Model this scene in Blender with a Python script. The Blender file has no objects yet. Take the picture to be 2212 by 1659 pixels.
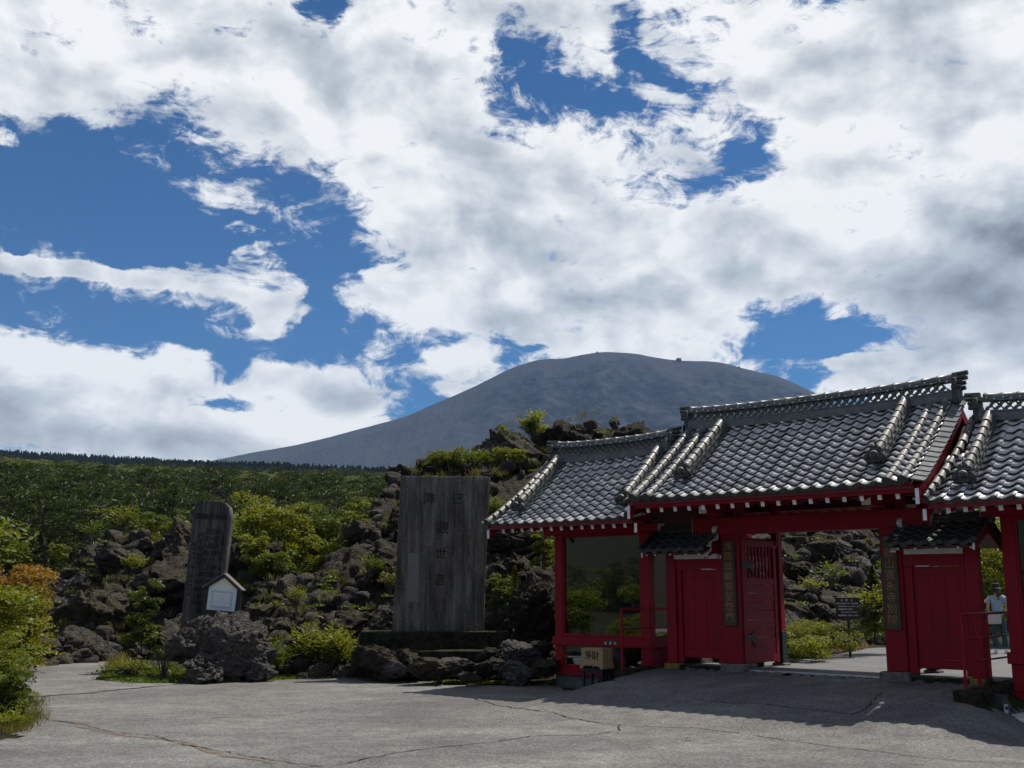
import bpy, math, random
import numpy as np
from mathutils import Matrix, Vector
random.seed(7); RNG = np.random.default_rng(7)
SC = bpy.context.scene
COL = SC.collection
R = math.radians

# ------------------------------------------------------------------ camera, sky, sun, exposure
F_PX, PITCH, CAM_Z = 4400.0, R(10.525), 1.6
cam_d = bpy.data.cameras.new('camera'); cam = bpy.data.objects.new('camera', cam_d); COL.objects.link(cam)
cam.location = (0, 0, CAM_Z); cam.rotation_euler = (R(90) + PITCH, 0, 0)
cam_d.sensor_width = 36.0; cam_d.lens = 36.0 * F_PX / 4096.0; cam_d.shift_y = 0.0016
cam_d.clip_start = 0.1; cam_d.clip_end = 30000.0
SC.camera = cam
SC.render.engine = 'CYCLES'
SC.render.resolution_x, SC.render.resolution_y = 1024, 768
SC.view_settings.view_transform = 'Standard'; SC.view_settings.look = 'None'
SC.view_settings.exposure = 0.30; SC.view_settings.gamma = 1.0; SC.view_settings.use_curve_mapping = False
SC.cycles.max_bounces = 6; SC.cycles.diffuse_bounces = 3; SC.cycles.glossy_bounces = 3
SC.cycles.transmission_bounces = 4; SC.cycles.transparent_max_bounces = 8; SC.cycles.volume_bounces = 0
SC.cycles.use_denoising = True

SUN_EL, SUN_AZ = R(61.5), R(58.0)           # azimuth measured from +Y towards +X (behind the gate, to the right)
SUN_DIR = Vector((math.sin(SUN_AZ) * math.cos(SUN_EL), math.cos(SUN_AZ) * math.cos(SUN_EL), math.sin(SUN_EL)))
sun_d = bpy.data.lights.new('sun', 'SUN'); sun = bpy.data.objects.new('sun', sun_d); COL.objects.link(sun)
sun_d.energy = 4.4; sun_d.angle = R(0.53); sun_d.color = (1.0, 0.95, 0.88)
sun.rotation_euler = SUN_DIR.to_track_quat('Z', 'Y').to_euler(); sun.location = (0, 0, 50)

CYP = 1542.5                                  # picture row of the optical axis (4096 px wide photograph)
def ray(px, py):
    xc = (px - 2048.0) / F_PX; yc = (CYP - py) / F_PX
    return Vector((xc, math.cos(PITCH) - yc * math.sin(PITCH), math.sin(PITCH) + yc * math.cos(PITCH)))
K = 4096.0 / 2212.0
def atY(px, py, Y):                           # point at depth Y seen at column px, row py (2212 px wide picture)
    r = ray(px * K, py * K); t = Y / r.y
    return Vector((r.x * t, Y, CAM_Z + r.z * t))
def azel(px, py):
    r = ray(px * K, py * K).normalized()
    return math.atan2(r.x, r.y), math.asin(r.z)

world = bpy.data.worlds.new('World'); SC.world = world; world.use_nodes = True
def build_world():
    nt = world.node_tree; N = nt.nodes; Lk = nt.links; N.clear()
    def nd(t, **kw):
        n = N.new(t)
        for k, v in kw.items(): setattr(n, k, v)
        return n
    def math_(op, a, b=None, c=None, clamp=False):
        n = nd('ShaderNodeMath', operation=op); n.use_clamp = clamp
        for i, s in enumerate((a, b, c)):
            if s is None: continue
            if isinstance(s, (int, float)): n.inputs[i].default_value = s
            else: Lk.new(s, n.inputs[i])
        return n.outputs[0]
    out = nd('ShaderNodeOutputWorld'); bg = nd('ShaderNodeBackground'); Lk.new(bg.outputs[0], out.inputs[0])
    bg.inputs[1].default_value = 0.10
    sky = nd('ShaderNodeTexSky', sky_type='NISHITA'); sky.sun_disc = False
    sky.sun_elevation = SUN_EL; sky.sun_rotation = SUN_AZ; sky.altitude = 1300; sky.air_density = 1.0; sky.dust_density = 0.6; sky.ozone_density = 2.0
    tc = nd('ShaderNodeTexCoord'); sep = nd('ShaderNodeSeparateXYZ'); Lk.new(tc.outputs['Generated'], sep.inputs[0])
    nrm = nd('ShaderNodeVectorMath', operation='NORMALIZE'); Lk.new(tc.outputs['Generated'], nrm.inputs[0])
    Lk.new(nrm.outputs[0], sep.inputs[0])
    az = math_('ARCTAN2', sep.outputs[0], sep.outputs[1]); el = math_('ARCSINE', sep.outputs[2])
    comb = nd('ShaderNodeCombineXYZ'); Lk.new(az, comb.inputs[0]); Lk.new(el, comb.inputs[1])
    P0 = comb.outputs[0]
    def noise(vec, scale, detail, rough=0.55, lac=2.0, off=(0, 0, 0), stretch=(1, 1, 1), dist=0.0, color=False):
        mp = nd('ShaderNodeMapping'); mp.inputs['Location'].default_value = off; mp.inputs['Scale'].default_value = stretch
        Lk.new(vec, mp.inputs[0])
        n = nd('ShaderNodeTexNoise'); n.inputs['Scale'].default_value = scale; n.inputs['Detail'].default_value = detail
        n.inputs['Roughness'].default_value = rough; n.inputs['Lacunarity'].default_value = lac; n.inputs['Distortion'].default_value = dist
        Lk.new(mp.outputs[0], n.inputs['Vector'])
        return n.outputs['Color'] if color else n.outputs['Fac']
    # domain warp so that cloud edges curl
    wn = noise(P0, 16.0, 5, 0.62, color=True)
    w1 = nd('ShaderNodeVectorMath', operation='SUBTRACT'); Lk.new(wn, w1.inputs[0]); w1.inputs[1].default_value = (0.5, 0.5, 0.5)
    w2 = nd('ShaderNodeVectorMath', operation='SCALE'); Lk.new(w1.outputs[0], w2.inputs[0]); w2.inputs['Scale'].default_value = 0.030
    w3 = nd('ShaderNodeVectorMath', operation='ADD'); Lk.new(P0, w3.inputs[0]); Lk.new(w2.outputs[0], w3.inputs[1])
    P = w3.outputs[0]
    def blobs(lst, vec):
        tot = None
        for qi, (cx, cy, rx, ry, rot, w) in enumerate(lst):
            if qi % 7 == 6:                       # keeps the shader compiler from holding every term at once
                one = math_('MULTIPLY_ADD', tot, 1e-9, 1.0); sc_ = nd('ShaderNodeVectorMath', operation='SCALE'); Lk.new(vec, sc_.inputs[0]); Lk.new(one, sc_.inputs['Scale']); vec = sc_.outputs[0]
            a, e = azel(cx, cy); k = K / F_PX * math.cos(e)      # pixels -> radians, roughly
            mp = nd('ShaderNodeMapping', vector_type='TEXTURE')
            mp.inputs['Location'].default_value = (a, e, 0); mp.inputs['Rotation'].default_value = (0, 0, R(-rot)); mp.inputs['Scale'].default_value = (rx * k * 1.08, ry * k, 1)
            Lk.new(vec, mp.inputs[0])
            ln = nd('ShaderNodeVectorMath', operation='LENGTH'); Lk.new(mp.outputs[0], ln.inputs[0])
            mr = nd('ShaderNodeMapRange', interpolation_type='SMOOTHSTEP'); Lk.new(ln.outputs['Value'], mr.inputs['Value'])
            mr.inputs['From Min'].default_value = 0.35; mr.inputs['From Max'].default_value = 1.35
            mr.inputs['To Min'].default_value = w; mr.inputs['To Max'].default_value = 0.0
            tot = mr.outputs[0] if tot is None else math_('ADD', tot, mr.outputs[0])
        return tot
    cover = math_('MINIMUM', blobs([q for q in CLOUD_COVER if q[5] > 0], P), 0.80)
    one_ = math_('MULTIPLY_ADD', cover, 1e-9, 1.0); s_ = nd('ShaderNodeVectorMath', operation='SCALE'); Lk.new(P, s_.inputs[0]); Lk.new(one_, s_.inputs['Scale'])
    cover = math_('ADD', cover, math_('MAXIMUM', blobs([q for q in CLOUD_COVER if q[5] < 0], s_.outputs[0]), -0.95))
    one_ = math_('MULTIPLY_ADD', cover, 1e-9, 1.0); s_ = nd('ShaderNodeVectorMath', operation='SCALE'); Lk.new(P, s_.inputs[0]); Lk.new(one_, s_.inputs['Scale'])
    P = s_.outputs[0]
    base = noise(P0, 8.0, 12, 0.66, off=(3.1, 1.7, 0), stretch=(1, 1.2, 1), dist=0.15)
    wisp = noise(P0, 11.0, 9, 0.68, off=(0.3, 4.0, 0), stretch=(0.55, 1.8, 1), dist=0.8)
    nb = math_('MULTIPLY_ADD', base, 2.6, -1.30)
    nw = math_('MULTIPLY_ADD', wisp, 2.3, -1.15)
    fray = math_('MULTIPLY_ADD', noise(P0, 34.0, 8, 0.66, off=(2.2, 6.1, 0), stretch=(0.8, 1.3, 1), dist=1.0), 2.0, -1.0)
    dens = math_('ADD', math_('ADD', cover, nb), math_('ADD', nw, math_('ADD', fray, 0.05)))
    alpha = nd('ShaderNodeMapRange', interpolation_type='SMOOTHSTEP'); Lk.new(dens, alpha.inputs['Value'])
    alpha.inputs['From Min'].default_value = -0.12; alpha.inputs['From Max'].default_value = 0.50
    # shading: thick parts go grey, edges and sunward flanks stay white
    dark = blobs(CLOUD_DARK, P)
    lump = noise(P0, 9.0, 7, 0.52, off=(7.0, 2.0, 0), stretch=(0.9, 1.25, 1), dist=0.2)
    lump2 = noise(P0, 9.0, 7, 0.52, off=(6.984, 1.972, 0), stretch=(0.9, 1.25, 1), dist=0.2)
    relief = math_('MULTIPLY', math_('SUBTRACT', lump, lump2), 1.8)
    big = noise(P0, 5.0, 3, 0.5, off=(1.0, 9.0, 0), stretch=(0.9, 1.5, 1))
    sh = math_('ADD', math_('MULTIPLY_ADD', big, -0.36, 1.09), relief)
    sh = math_('ADD', sh, math_('MULTIPLY', math_('SUBTRACT', lump, 0.5), 0.38))
    thick = math_('MULTIPLY', math_('SUBTRACT', dens, 0.5), -0.16)
    sh = math_('SUBTRACT', math_('ADD', sh, thick), dark)
    sh = math_('ADD', sh, 0.0, clamp=True)
    ramp = nd('ShaderNodeValToRGB'); Lk.new(sh, ramp.inputs[0])
    cr = ramp.color_ramp; cr.elements[0].position = 0.0; cr.elements[0].color = (0.175, 0.198, 0.220, 1)
    cr.elements[1].position = 1.0; cr.elements[1].color = (0.93, 0.94, 0.94, 1)
    for pos, c in ((0.35, (0.39, 0.43, 0.48, 1)), (0.60, (0.54, 0.585, 0.63, 1)), (0.80, (0.73, 0.76, 0.79, 1))):
        e = cr.elements.new(pos); e.color = c
    cs = nd('ShaderNodeVectorMath', operation='SCALE'); Lk.new(ramp.outputs[0], cs.inputs[0]); cs.inputs['Scale'].default_value = 8.6
    tint = nd('ShaderNodeVectorMath', operation='MULTIPLY'); Lk.new(sky.outputs[0], tint.inputs[0]); tint.inputs[1].default_value = SKY_TINT
    mx = nd('ShaderNodeMix', data_type='RGBA'); Lk.new(alpha.outputs[0], mx.inputs['Factor']); Lk.new(tint.outputs[0], mx.inputs['A']); Lk.new(cs.outputs[0], mx.inputs['B'])
    Lk.new(mx.outputs['Result'], bg.inputs[0])
SKY_TINT = (0.13, 0.385, 0.60)
# clouds: direction (as column, row of the view), half sizes, tilt, weight
CLOUD_COVER = [
    (1106, -560, 2600, 660, 0, 0.8), (560, 90, 520, 200, 12, 0.8), (820, 300, 400, 170, 32, 0.8), (1130, 480, 400, 190, 22, 0.8), (1400, 610, 330, 130, 6, 0.8),
    (1700, 520, 330, 150, -5, 0.75), (1900, 180, 420, 260, 0, 0.8), (2050, 500, 330, 260, 0, 0.8), (2140, 740, 230, 190, 0, 0.8), (2450, 500, 330, 600, 0, 0.8), (-250, 60, 420, 220, 0, 0.8),
    (60, 70, 230, 110, 10, 0.6), (150, 195, 110, 50, 25, 0.55), (25, 230, 50, 26, 0, 0.6), (15, 300, 34, 20, 0, 0.6), (1500, 290, 120, 90, 30, 0.5), (1350, 330, 200, 80, 10, 0.5),
    # holes
    (1350, 60, 46, 95, 8, -0.56), (1140, 110, 110, 70, 45, -0.38), (1270, 215, 180, 36, 12, -0.36), (1440, 165, 110, 26, 25, -0.45), (1555, 225, 70, 56, 40, -0.50),
    (1625, 310, 100, 66, 10, -0.62), (1110, 190, 50, 46, 0, -0.22), (700, 14, 75, 40, 0, -0.85), (110, 110, 70, 90, 60, -0.55), (1600, 370, 120, 50, 10, -0.40), (1700, 668, 120, 48, -8, -0.85), (1800, 730, 170, 44, 0, -0.65),
    (190, 400, 330, 130, 20, -0.62), (260, 490, 560, 100, 8, -0.50), (300, 690, 800, 60, 3, -0.42), (1050, 900, 200, 60, 0, -.5), (500, 795, 46, 40, 10, -.8), (1200, 1050, 3000, 160, 0, 0.2),
    # lower clouds
    (130, 880, 270, 130, 0, 1.5), (402, 800, 84, 62, 0, 1.3), (330, 965, 420, 80, 0, 1.2), (640, 850, 165, 52, 8, 1.05), (740, 862, 62, 60, 0, 0.8), (690, 945, 210, 52, 5, 0.9),
    (60, 575, 130, 17, 2, 1.15), (230, 592, 150, 16, 4, 1.15), (410, 600, 110, 18, 4, 1.15), (500, 608, 120, 34, 6, 1.2), (585, 615, 90, 66, 35, 1.3), (600, 680, 52, 62, 10, 1.1), (530, 560, 34, 30, 0, .8), (990, 772, 84, 36, -10, 0.95), (990, 835, 50, 16, 0, 0.8), (1230, 758, 60, 22, 0, 1.0),
    (1150, 735, 46, 18, 0, 0.85), (900, 630, 260, 66, 8, 0.62), (1060, 690, 190, 40, 8, 0.5), (1400, 752, 140, 34, 6, 1.0), (1905, 805, 90, 56, 0, 1.25), (1830, 840, 80, 26, 0, 1.0), (2110, 830, 170, 80, 0, 1.0), (1812, 782, 34, 16, 0, 0.8), (520, 500, 40, 14, 0, 0.5), (300, 330, 60, 26, 20, 0.45),
]
CLOUD_DARK = [
    (2110, 540, 230, 120, -18, 0.50), (2150, 690, 200, 90, -5, 0.34), (1230, 610, 300, 60, 8, 0.24), (1160, 520, 260, 55, 10, 0.18), (640, 140, 190, 80, 10, 0.10), (1040, 390, 220, 70, 15, 0.12), (430, 40, 300, 90, 0, 0.10),
    (170, 900, 300, 80, 0, 0.16), (300, 965, 460, 50, 0, 0.18), (820, 300, 300, 70, 25, 0.10), (1930, 190, 160, 90, 0, 0.08), (1500, 560, 240, 50, 0, 0.10), (1880, 300, 130, 60, 0, -0.2), (1880, 440, 90, 80, 0, -0.25), (2180, 330, 110, 150, 0, -0.2), (1600, 90, 200, 90, 0, -0.08),
    (402, 775, 80, 50, 0, -0.28), (700, 805, 150, 34, 0, -0.2), (130, 780, 170, 40, 0, -0.15),
]
build_world()

# ------------------------------------------------------------------ numpy noise
def _hash(ix, iy, iz, seed):
    h = (ix.astype(np.int64) * 374761393 + iy.astype(np.int64) * 668265263 + iz.astype(np.int64) * 2147483647 + seed * 1274126177) & 0xffffffff
    h = ((h ^ (h >> 13)) * 1274126177) & 0xffffffff
    h = (h ^ (h >> 16)) & 0xffffffff
    return h / 4294967295.0
def vnoise(P, seed=0):
    P = np.asarray(P, float); i = np.floor(P).astype(np.int64); f = P - i; f = f * f * f * (f * (f * 6 - 15) + 10)
    x, y, z = i[:, 0], i[:, 1], i[:, 2]; fx, fy, fz = f[:, 0], f[:, 1], f[:, 2]
    r = 0
    for dx in (0, 1):
        wx = fx if dx else 1 - fx
        for dy in (0, 1):
            wy = fy if dy else 1 - fy
            for dz in (0, 1):
                wz = fz if dz else 1 - fz
                r = r + wx * wy * wz * _hash(x + dx, y + dy, z + dz, seed)
    return r * 2 - 1
def fbm(P, oct=4, seed=0, gain=0.5, lac=2.03):
    a, s, t = 1.0, 0.0, 0.0; Q = np.asarray(P, float).copy()
    for o in range(oct):
        s = s + a * vnoise(Q, seed + o * 17); t += a; a *= gain; Q = Q * lac + 13.7
    return s / t
def ridged(P, oct=4, seed=0, gain=0.55, lac=2.1):
    a, s, t = 1.0, 0.0, 0.0; Q = np.asarray(P, float).copy()
    for o in range(oct):
        s = s + a * (1 - np.abs(vnoise(Q, seed + o * 31)) * 2.0); t += a; a *= gain; Q = Q * lac + 7.3
    return s / t
def sstep(a, b, x):
    t = np.clip((x - a) / (b - a), 0, 1); return t * t * (3 - 2 * t)

# ------------------------------------------------------------------ mesh helpers
def mesh_np(name, V, Fq, smooth=False, mats=(), attrs=None, midx=None):
    """V (n,3); Fq list of faces or (m,k) int array"""
    me = bpy.data.meshes.new(name)
    V = np.asarray(V, np.float32)
    if isinstance(Fq, np.ndarray):
        m, k = Fq.shape
        me.vertices.add(len(V)); me.vertices.foreach_set('co', V.ravel())
        me.loops.add(m * k); me.loops.foreach_set('vertex_index', Fq.astype(np.int32).ravel())
        me.polygons.add(m); me.polygons.foreach_set('loop_start', np.arange(0, m * k, k, dtype=np.int32))
        me.polygons.foreach_set('loop_total', np.full(m, k, np.int32))
    else:
        me.from_pydata([tuple(map(float, v)) for v in V], [], Fq)
    me.update(calc_edges=True)
    if smooth: me.polygons.foreach_set('use_smooth', np.ones(len(me.polygons), bool))
    for m_ in mats: me.materials.append(m_)
    if midx is not None: me.polygons.foreach_set('material_index', np.asarray(midx, np.int32))
    if attrs:
        for k_, arr in attrs.items():
            at = me.attributes.new(k_, 'FLOAT', 'POINT'); at.data.foreach_set('value', np.asarray(arr, np.float32))
    me.validate(); me.update()
    return me

class MB:
    """collects solids that become ONE mesh"""
    def __init__(self): self.v = []; self.f = []; self.mi = []; self.m = 0
    def _add(self, vs, fs):
        o = len(self.v); self.v.extend([tuple(p) for p in vs]); self.f.extend([[i + o for i in f] for f in fs]); self.mi.extend([self.m] * len(fs)); return self
    def box(self, x0, x1, y0, y1, z0, z1, c=0.0, M=None):
        if x0 > x1: x0, x1 = x1, x0
        if y0 > y1: y0, y1 = y1, y0
        if z0 > z1: z0, z1 = z1, z0
        c = min(c, (x1 - x0) * .3, (y1 - y0) * .3, (z1 - z0) * .3)
        vs = []; fs = []
        if c <= 0:
            vs = [(x, y, z) for z in (z0, z1) for y in (y0, y1) for x in (x0, x1)]
            fs = [[0, 2, 3, 1], [4, 5, 7, 6], [0, 1, 5, 4], [2, 6, 7, 3], [0, 4, 6, 2], [1, 3, 7, 5]]
        else:
            X = (x0, x1); Y = (y0, y1); Z = (z0, z1); idx = {}
            for i in (0, 1):
                for j in (0, 1):
                    for k in (0, 1):
                        x, y, z = X[i], Y[j], Z[k]; sx, sy, sz = (1 - 2 * i) * c, (1 - 2 * j) * c, (1 - 2 * k) * c
                        idx[i, j, k, 0] = len(vs); vs.append((x, y + sy, z + sz))
                        idx[i, j, k, 1] = len(vs); vs.append((x + sx, y, z + sz))
                        idx[i, j, k, 2] = len(vs); vs.append((x + sx, y + sy, z))
            q = lambda a, b, d, e: fs.append([idx[a], idx[b], idx[d], idx[e]])
            for s in (0, 1):
                q((s, 0, 0, 0), (s, 1, 0, 0), (s, 1, 1, 0), (s, 0, 1, 0))
                q((0, s, 0, 1), (1, s, 0, 1), (1, s, 1, 1), (0, s, 1, 1))
                q((0, 0, s, 2), (1, 0, s, 2), (1, 1, s, 2), (0, 1, s, 2))
                for t in (0, 1):
                    q((s, t, 0, 0), (s, t, 1, 0), (s, t, 1, 1), (s, t, 0, 1))
                    q((s, 0, t, 0), (s, 1, t, 0), (s, 1, t, 2), (s, 0, t, 2))
                    q((0, s, t, 1), (1, s, t, 1), (1, s, t, 2), (0, s, t, 2))
                    for w in (0, 1): fs.append([idx[s, t, w, 0], idx[s, t, w, 1], idx[s, t, w, 2]])
        if M is not None: vs = [tuple(M @ Vector(p)) for p in vs]
        return self._add(vs, fs)
    def prism(self, poly, axis, a, b, M=None):
        """poly in the two other axes (order kept), extruded along axis from a to b"""
        n = len(poly); vs = []
        for t in (a, b):
            for p in poly:
                q = [0, 0, 0]; r = [i for i in range(3) if i != axis]; q[axis] = t; q[r[0]] = p[0]; q[r[1]] = p[1]; vs.append(tuple(q))
        fs = [list(range(n)), list(range(2 * n - 1, n - 1, -1))] + [[i, (i + 1) % n, n + (i + 1) % n, n + i] for i in range(n)]
        if M is not None: vs = [tuple(M @ Vector(p)) for p in vs]
        return self._add(vs, fs)
    def tube(self, pts, rad, sides=8, caps=True, arc=None):
        pts = [Vector(p) for p in pts]; n = len(pts)
        rad = [rad] * n if isinstance(rad, (int, float)) else rad
        rings = []; vs = []
        up = Vector((0, 0, 1))
        for i, p in enumerate(pts):
            d = (pts[min(i + 1, n - 1)] - pts[max(i - 1, 0)]).normalized()
            s = d.cross(up)
            if s.length < 1e-3: s = Vector((1, 0, 0))
            s.normalize(); u2 = s.cross(d)
            k = sides if arc is None else sides + 1
            for j in range(k):
                a = 2 * math.pi * j / sides if arc is None else (math.pi / 2 - arc / 2 + arc * j / sides)
                vs.append(tuple(p + (s * math.cos(a) + u2 * math.sin(a)) * rad[i]))
            rings.append(k)
        k = rings[0]; fs = []
        for i in range(n - 1):
            for j in range(k if arc is None else k - 1):
                fs.append([i * k + j, i * k + (j + 1) % k, (i + 1) * k + (j + 1) % k, (i + 1) * k + j])
        if caps: fs.append(list(range(k))[::-1]); fs.append([(n - 1) * k + j for j in range(k)])
        return self._add(vs, fs)
    def sweep(self, profiles):
        """list of closed profiles (same count) -> solid"""
        n = len(profiles); k = len(profiles[0]); vs = [p for pr in profiles for p in pr]; fs = []
        for i in range(n - 1):
            for j in range(k): fs.append([i * k + j, i * k + (j + 1) % k, (i + 1) * k + (j + 1) % k, (i + 1) * k + j])
        fs.append(list(range(k))[::-1]); fs.append([(n - 1) * k + j for j in range(k)])
        return self._add(vs, fs)
    def mesh(self, name, mats, smooth=False):
        me = bpy.data.meshes.new(name); me.from_pydata(self.v, [], self.f)
        import bmesh
        bm = bmesh.new(); bm.from_mesh(me); bmesh.ops.recalc_face_normals(bm, faces=bm.faces); bm.to_mesh(me); bm.free()
        for m in (mats if isinstance(mats, (list, tuple)) else [mats]): me.materials.append(m)
        me.polygons.foreach_set('material_index', np.asarray(self.mi, np.int32))
        if smooth:
            me.polygons.foreach_set('use_smooth', np.ones(len(me.polygons), bool))
            me.set_sharp_from_angle(angle=R(38))
        me.update(); return me
    def build(self, name, mats, parent=None, smooth=False): return link(name, self.mesh(name, mats, smooth), parent)

def link(name, me, parent=None, loc=None, rot=None, scale=None):
    o = bpy.data.objects.new(name, me); COL.objects.link(o)
    if parent is not None: o.parent = parent
    if loc is not None: o.location = loc
    if rot is not None: o.rotation_euler = rot
    if scale is not None: o.scale = (scale,) * 3 if isinstance(scale, (int, float)) else scale
    return o
def tag(o, label=None, cat=None, group=None, kind=None):
    if label: o['label'] = label
    if cat: o['category'] = cat
    if group: o['group'] = group
    if kind: o['kind'] = kind
    return o
def thing(name, label, cat, loc=(0, 0, 0), rz=0.0, group=None):
    o = bpy.data.objects.new(name, None); COL.objects.link(o); o.location = loc; o.rotation_euler = (0, 0, rz); o.empty_display_size = 0.2
    return tag(o, label, cat, group)

# ------------------------------------------------------------------ materials
def mat(name, fn):
    m = bpy.data.materials.new(name); m.use_nodes = True; nt = m.node_tree; nt.nodes.clear()
    out = nt.nodes.new('ShaderNodeOutputMaterial'); b = NB(nt); fn(b, out); return m
class NB:
    def __init__(s, nt): s.nt = nt; s.N = nt.nodes; s.L = nt.links; s._tc = None
    def n(s, t, ins=None, **kw):
        x = s.N.new(t)
        for k, v in kw.items(): setattr(x, k, v)
        for k, v in (ins or {}).items():
            if isinstance(v, bpy.types.NodeSocket): s.L.new(v, x.inputs[k])
            else: x.inputs[k].default_value = v
        return x
    def co(s, kind='Object'):
        if s._tc is None: s._tc = s.n('ShaderNodeTexCoord')
        return s._tc.outputs[kind]
    def noise(s, vec, scale, detail=4, rough=0.55, dist=0.0, stretch=None, off=None):
        if stretch or off:
            vec = s.n('ShaderNodeMapping', {0: vec, 'Scale': stretch or (1, 1, 1), 'Location': off or (0, 0, 0)}).outputs[0]
        return s.n('ShaderNodeTexNoise', {'Vector': vec, 'Scale': scale, 'Detail': detail, 'Roughness': rough, 'Distortion': dist}).outputs['Fac']
    def ramp(s, fac, stops, interp='LINEAR'):
        r = s.n('ShaderNodeValToRGB', {0: fac}); cr = r.color_ramp; cr.interpolation = interp
        for i, (p, c) in enumerate(stops):
            e = cr.elements[i] if i < 2 else cr.elements.new(p)
            e.position = p; e.color = (c, c, c, 1) if isinstance(c, (int, float)) else (*c, 1)
        return r.outputs[0]
    def mix(s, f, a, b, blend='MIX'):
        x = s.n('ShaderNodeMix', data_type='RGBA', blend_type=blend)
        for k, v in (('Factor', f), ('A', a), ('B', b)):
            if isinstance(v, bpy.types.NodeSocket): s.L.new(v, x.inputs[k])
            elif isinstance(v, (tuple, list)): x.inputs[k].default_value = (*v[:3], 1)
            else: x.inputs[k].default_value = v
        return x.outputs['Result']
    def math(s, op, a, b=0.0, clamp=False):
        x = s.n('ShaderNodeMath', {0: a, 1: b}, operation=op); x.use_clamp = clamp; return x.outputs[0]
    def bump(s, h, strength=0.5, dist=0.02, nrm=None):
        d = {'Height': h, 'Strength': strength, 'Distance': dist}
        if nrm is not None: d['Normal'] = nrm
        return s.n('ShaderNodeBump', d).outputs[0]
    def pbr(s, out, col, rough=0.6, nrm=None, metal=0.0, spec=0.5, **extra):
        d = {'Base Color': col if isinstance(col, bpy.types.NodeSocket) else (*col, 1), 'Roughness': rough, 'Metallic': metal, 'Specular IOR Level': spec}
        if nrm is not None: d['Normal'] = nrm
        d.update(extra)
        p = s.n('ShaderNodeBsdfPrincipled', d); s.L.new(p.outputs[0], out.inputs[0]); return p

def m_red(b, out):
    co = b.co(); n1 = b.noise(co, 3.0, 6, 0.6, stretch=(1, 1, .35)); n2 = b.noise(co, 22, 4); grain = b.noise(co, 14, 3, stretch=(9, 9, .5))
    c = b.ramp(n1, [(0.3, (0.195, 0.0014, 0.009)), (0.72, (0.285, 0.0028, 0.015))])
    c = b.mix(b.ramp(n2, [(0.62, 0.0), (0.80, 0.35)]), c, (0.24, 0.045, 0.045))
    b.pbr(out, c, b.ramp(n1, [(0.2, 0.42), (0.8, 0.62)]), b.bump(grain, 0.18, 0.004), spec=0.22)
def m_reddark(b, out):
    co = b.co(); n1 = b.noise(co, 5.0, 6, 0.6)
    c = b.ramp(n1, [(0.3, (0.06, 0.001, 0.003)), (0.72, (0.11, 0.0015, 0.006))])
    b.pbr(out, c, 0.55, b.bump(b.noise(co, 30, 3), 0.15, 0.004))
def m_white(b, out):
    co = b.co(); n1 = b.noise(co, 12, 5)
    b.pbr(out, b.ramp(n1, [(0.3, (0.60, 0.60, 0.58)), (0.7, (0.78, 0.78, 0.76))]), 0.6)
def m_tile(b, out):
    co = b.co(); oi = b.n('ShaderNodeObjectInfo'); rnd = oi.outputs['Random']
    geo = b.n('ShaderNodeNewGeometry').outputs['Position']
    n1 = b.noise(geo, 9.0, 5, 0.6); n2 = b.noise(geo, 70, 3)
    c = b.mix(rnd, (0.27, 0.265, 0.26), (0.60, 0.58, 0.56))
    c = b.mix(b.ramp(n1, [(0.45, 0.0), (0.75, 0.6)]), c, (0.36, 0.33, 0.30))
    c = b.mix(b.ramp(b.noise(geo, 3.0, 6, .7), [(0.66, 0.0), (0.78, 0.45)]), c, (0.06, 0.06, 0.025))
    rough = b.math('ADD', b.math('MULTIPLY', n1, 0.30), b.math('MULTIPLY', rnd, 0.10))
    b.pbr(out, c, b.math('ADD', rough, 0.27), b.bump(n2, 0.10, 0.003), spec=0.7, metal=0.35)
def m_ridge(b, out):
    geo = b.n('ShaderNodeNewGeometry').outputs['Position']; n1 = b.noise(geo, 8.0, 6, 0.6); n2 = b.noise(geo, 60, 3)
    c = b.ramp(n1, [(0.3, (0.06, 0.07, 0.066)), (0.6, (0.13, 0.135, 0.13)), (0.8, (0.20, 0.19, 0.155))])
    b.pbr(out, c, b.math('ADD', b.math('MULTIPLY', n1, 0.35), 0.28), b.bump(n2, 0.15, 0.003), spec=0.6, metal=0.1)
def m_oni(b, out):
    geo = b.n('ShaderNodeNewGeometry').outputs['Position']; n1 = b.noise(geo, 20.0, 6, 0.6)
    b.pbr(out, b.ramp(n1, [(0.3, (0.020, 0.024, 0.022)), (0.8, (0.07, 0.07, 0.055))]), 0.6, b.bump(n1, 0.5, 0.01))
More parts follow.
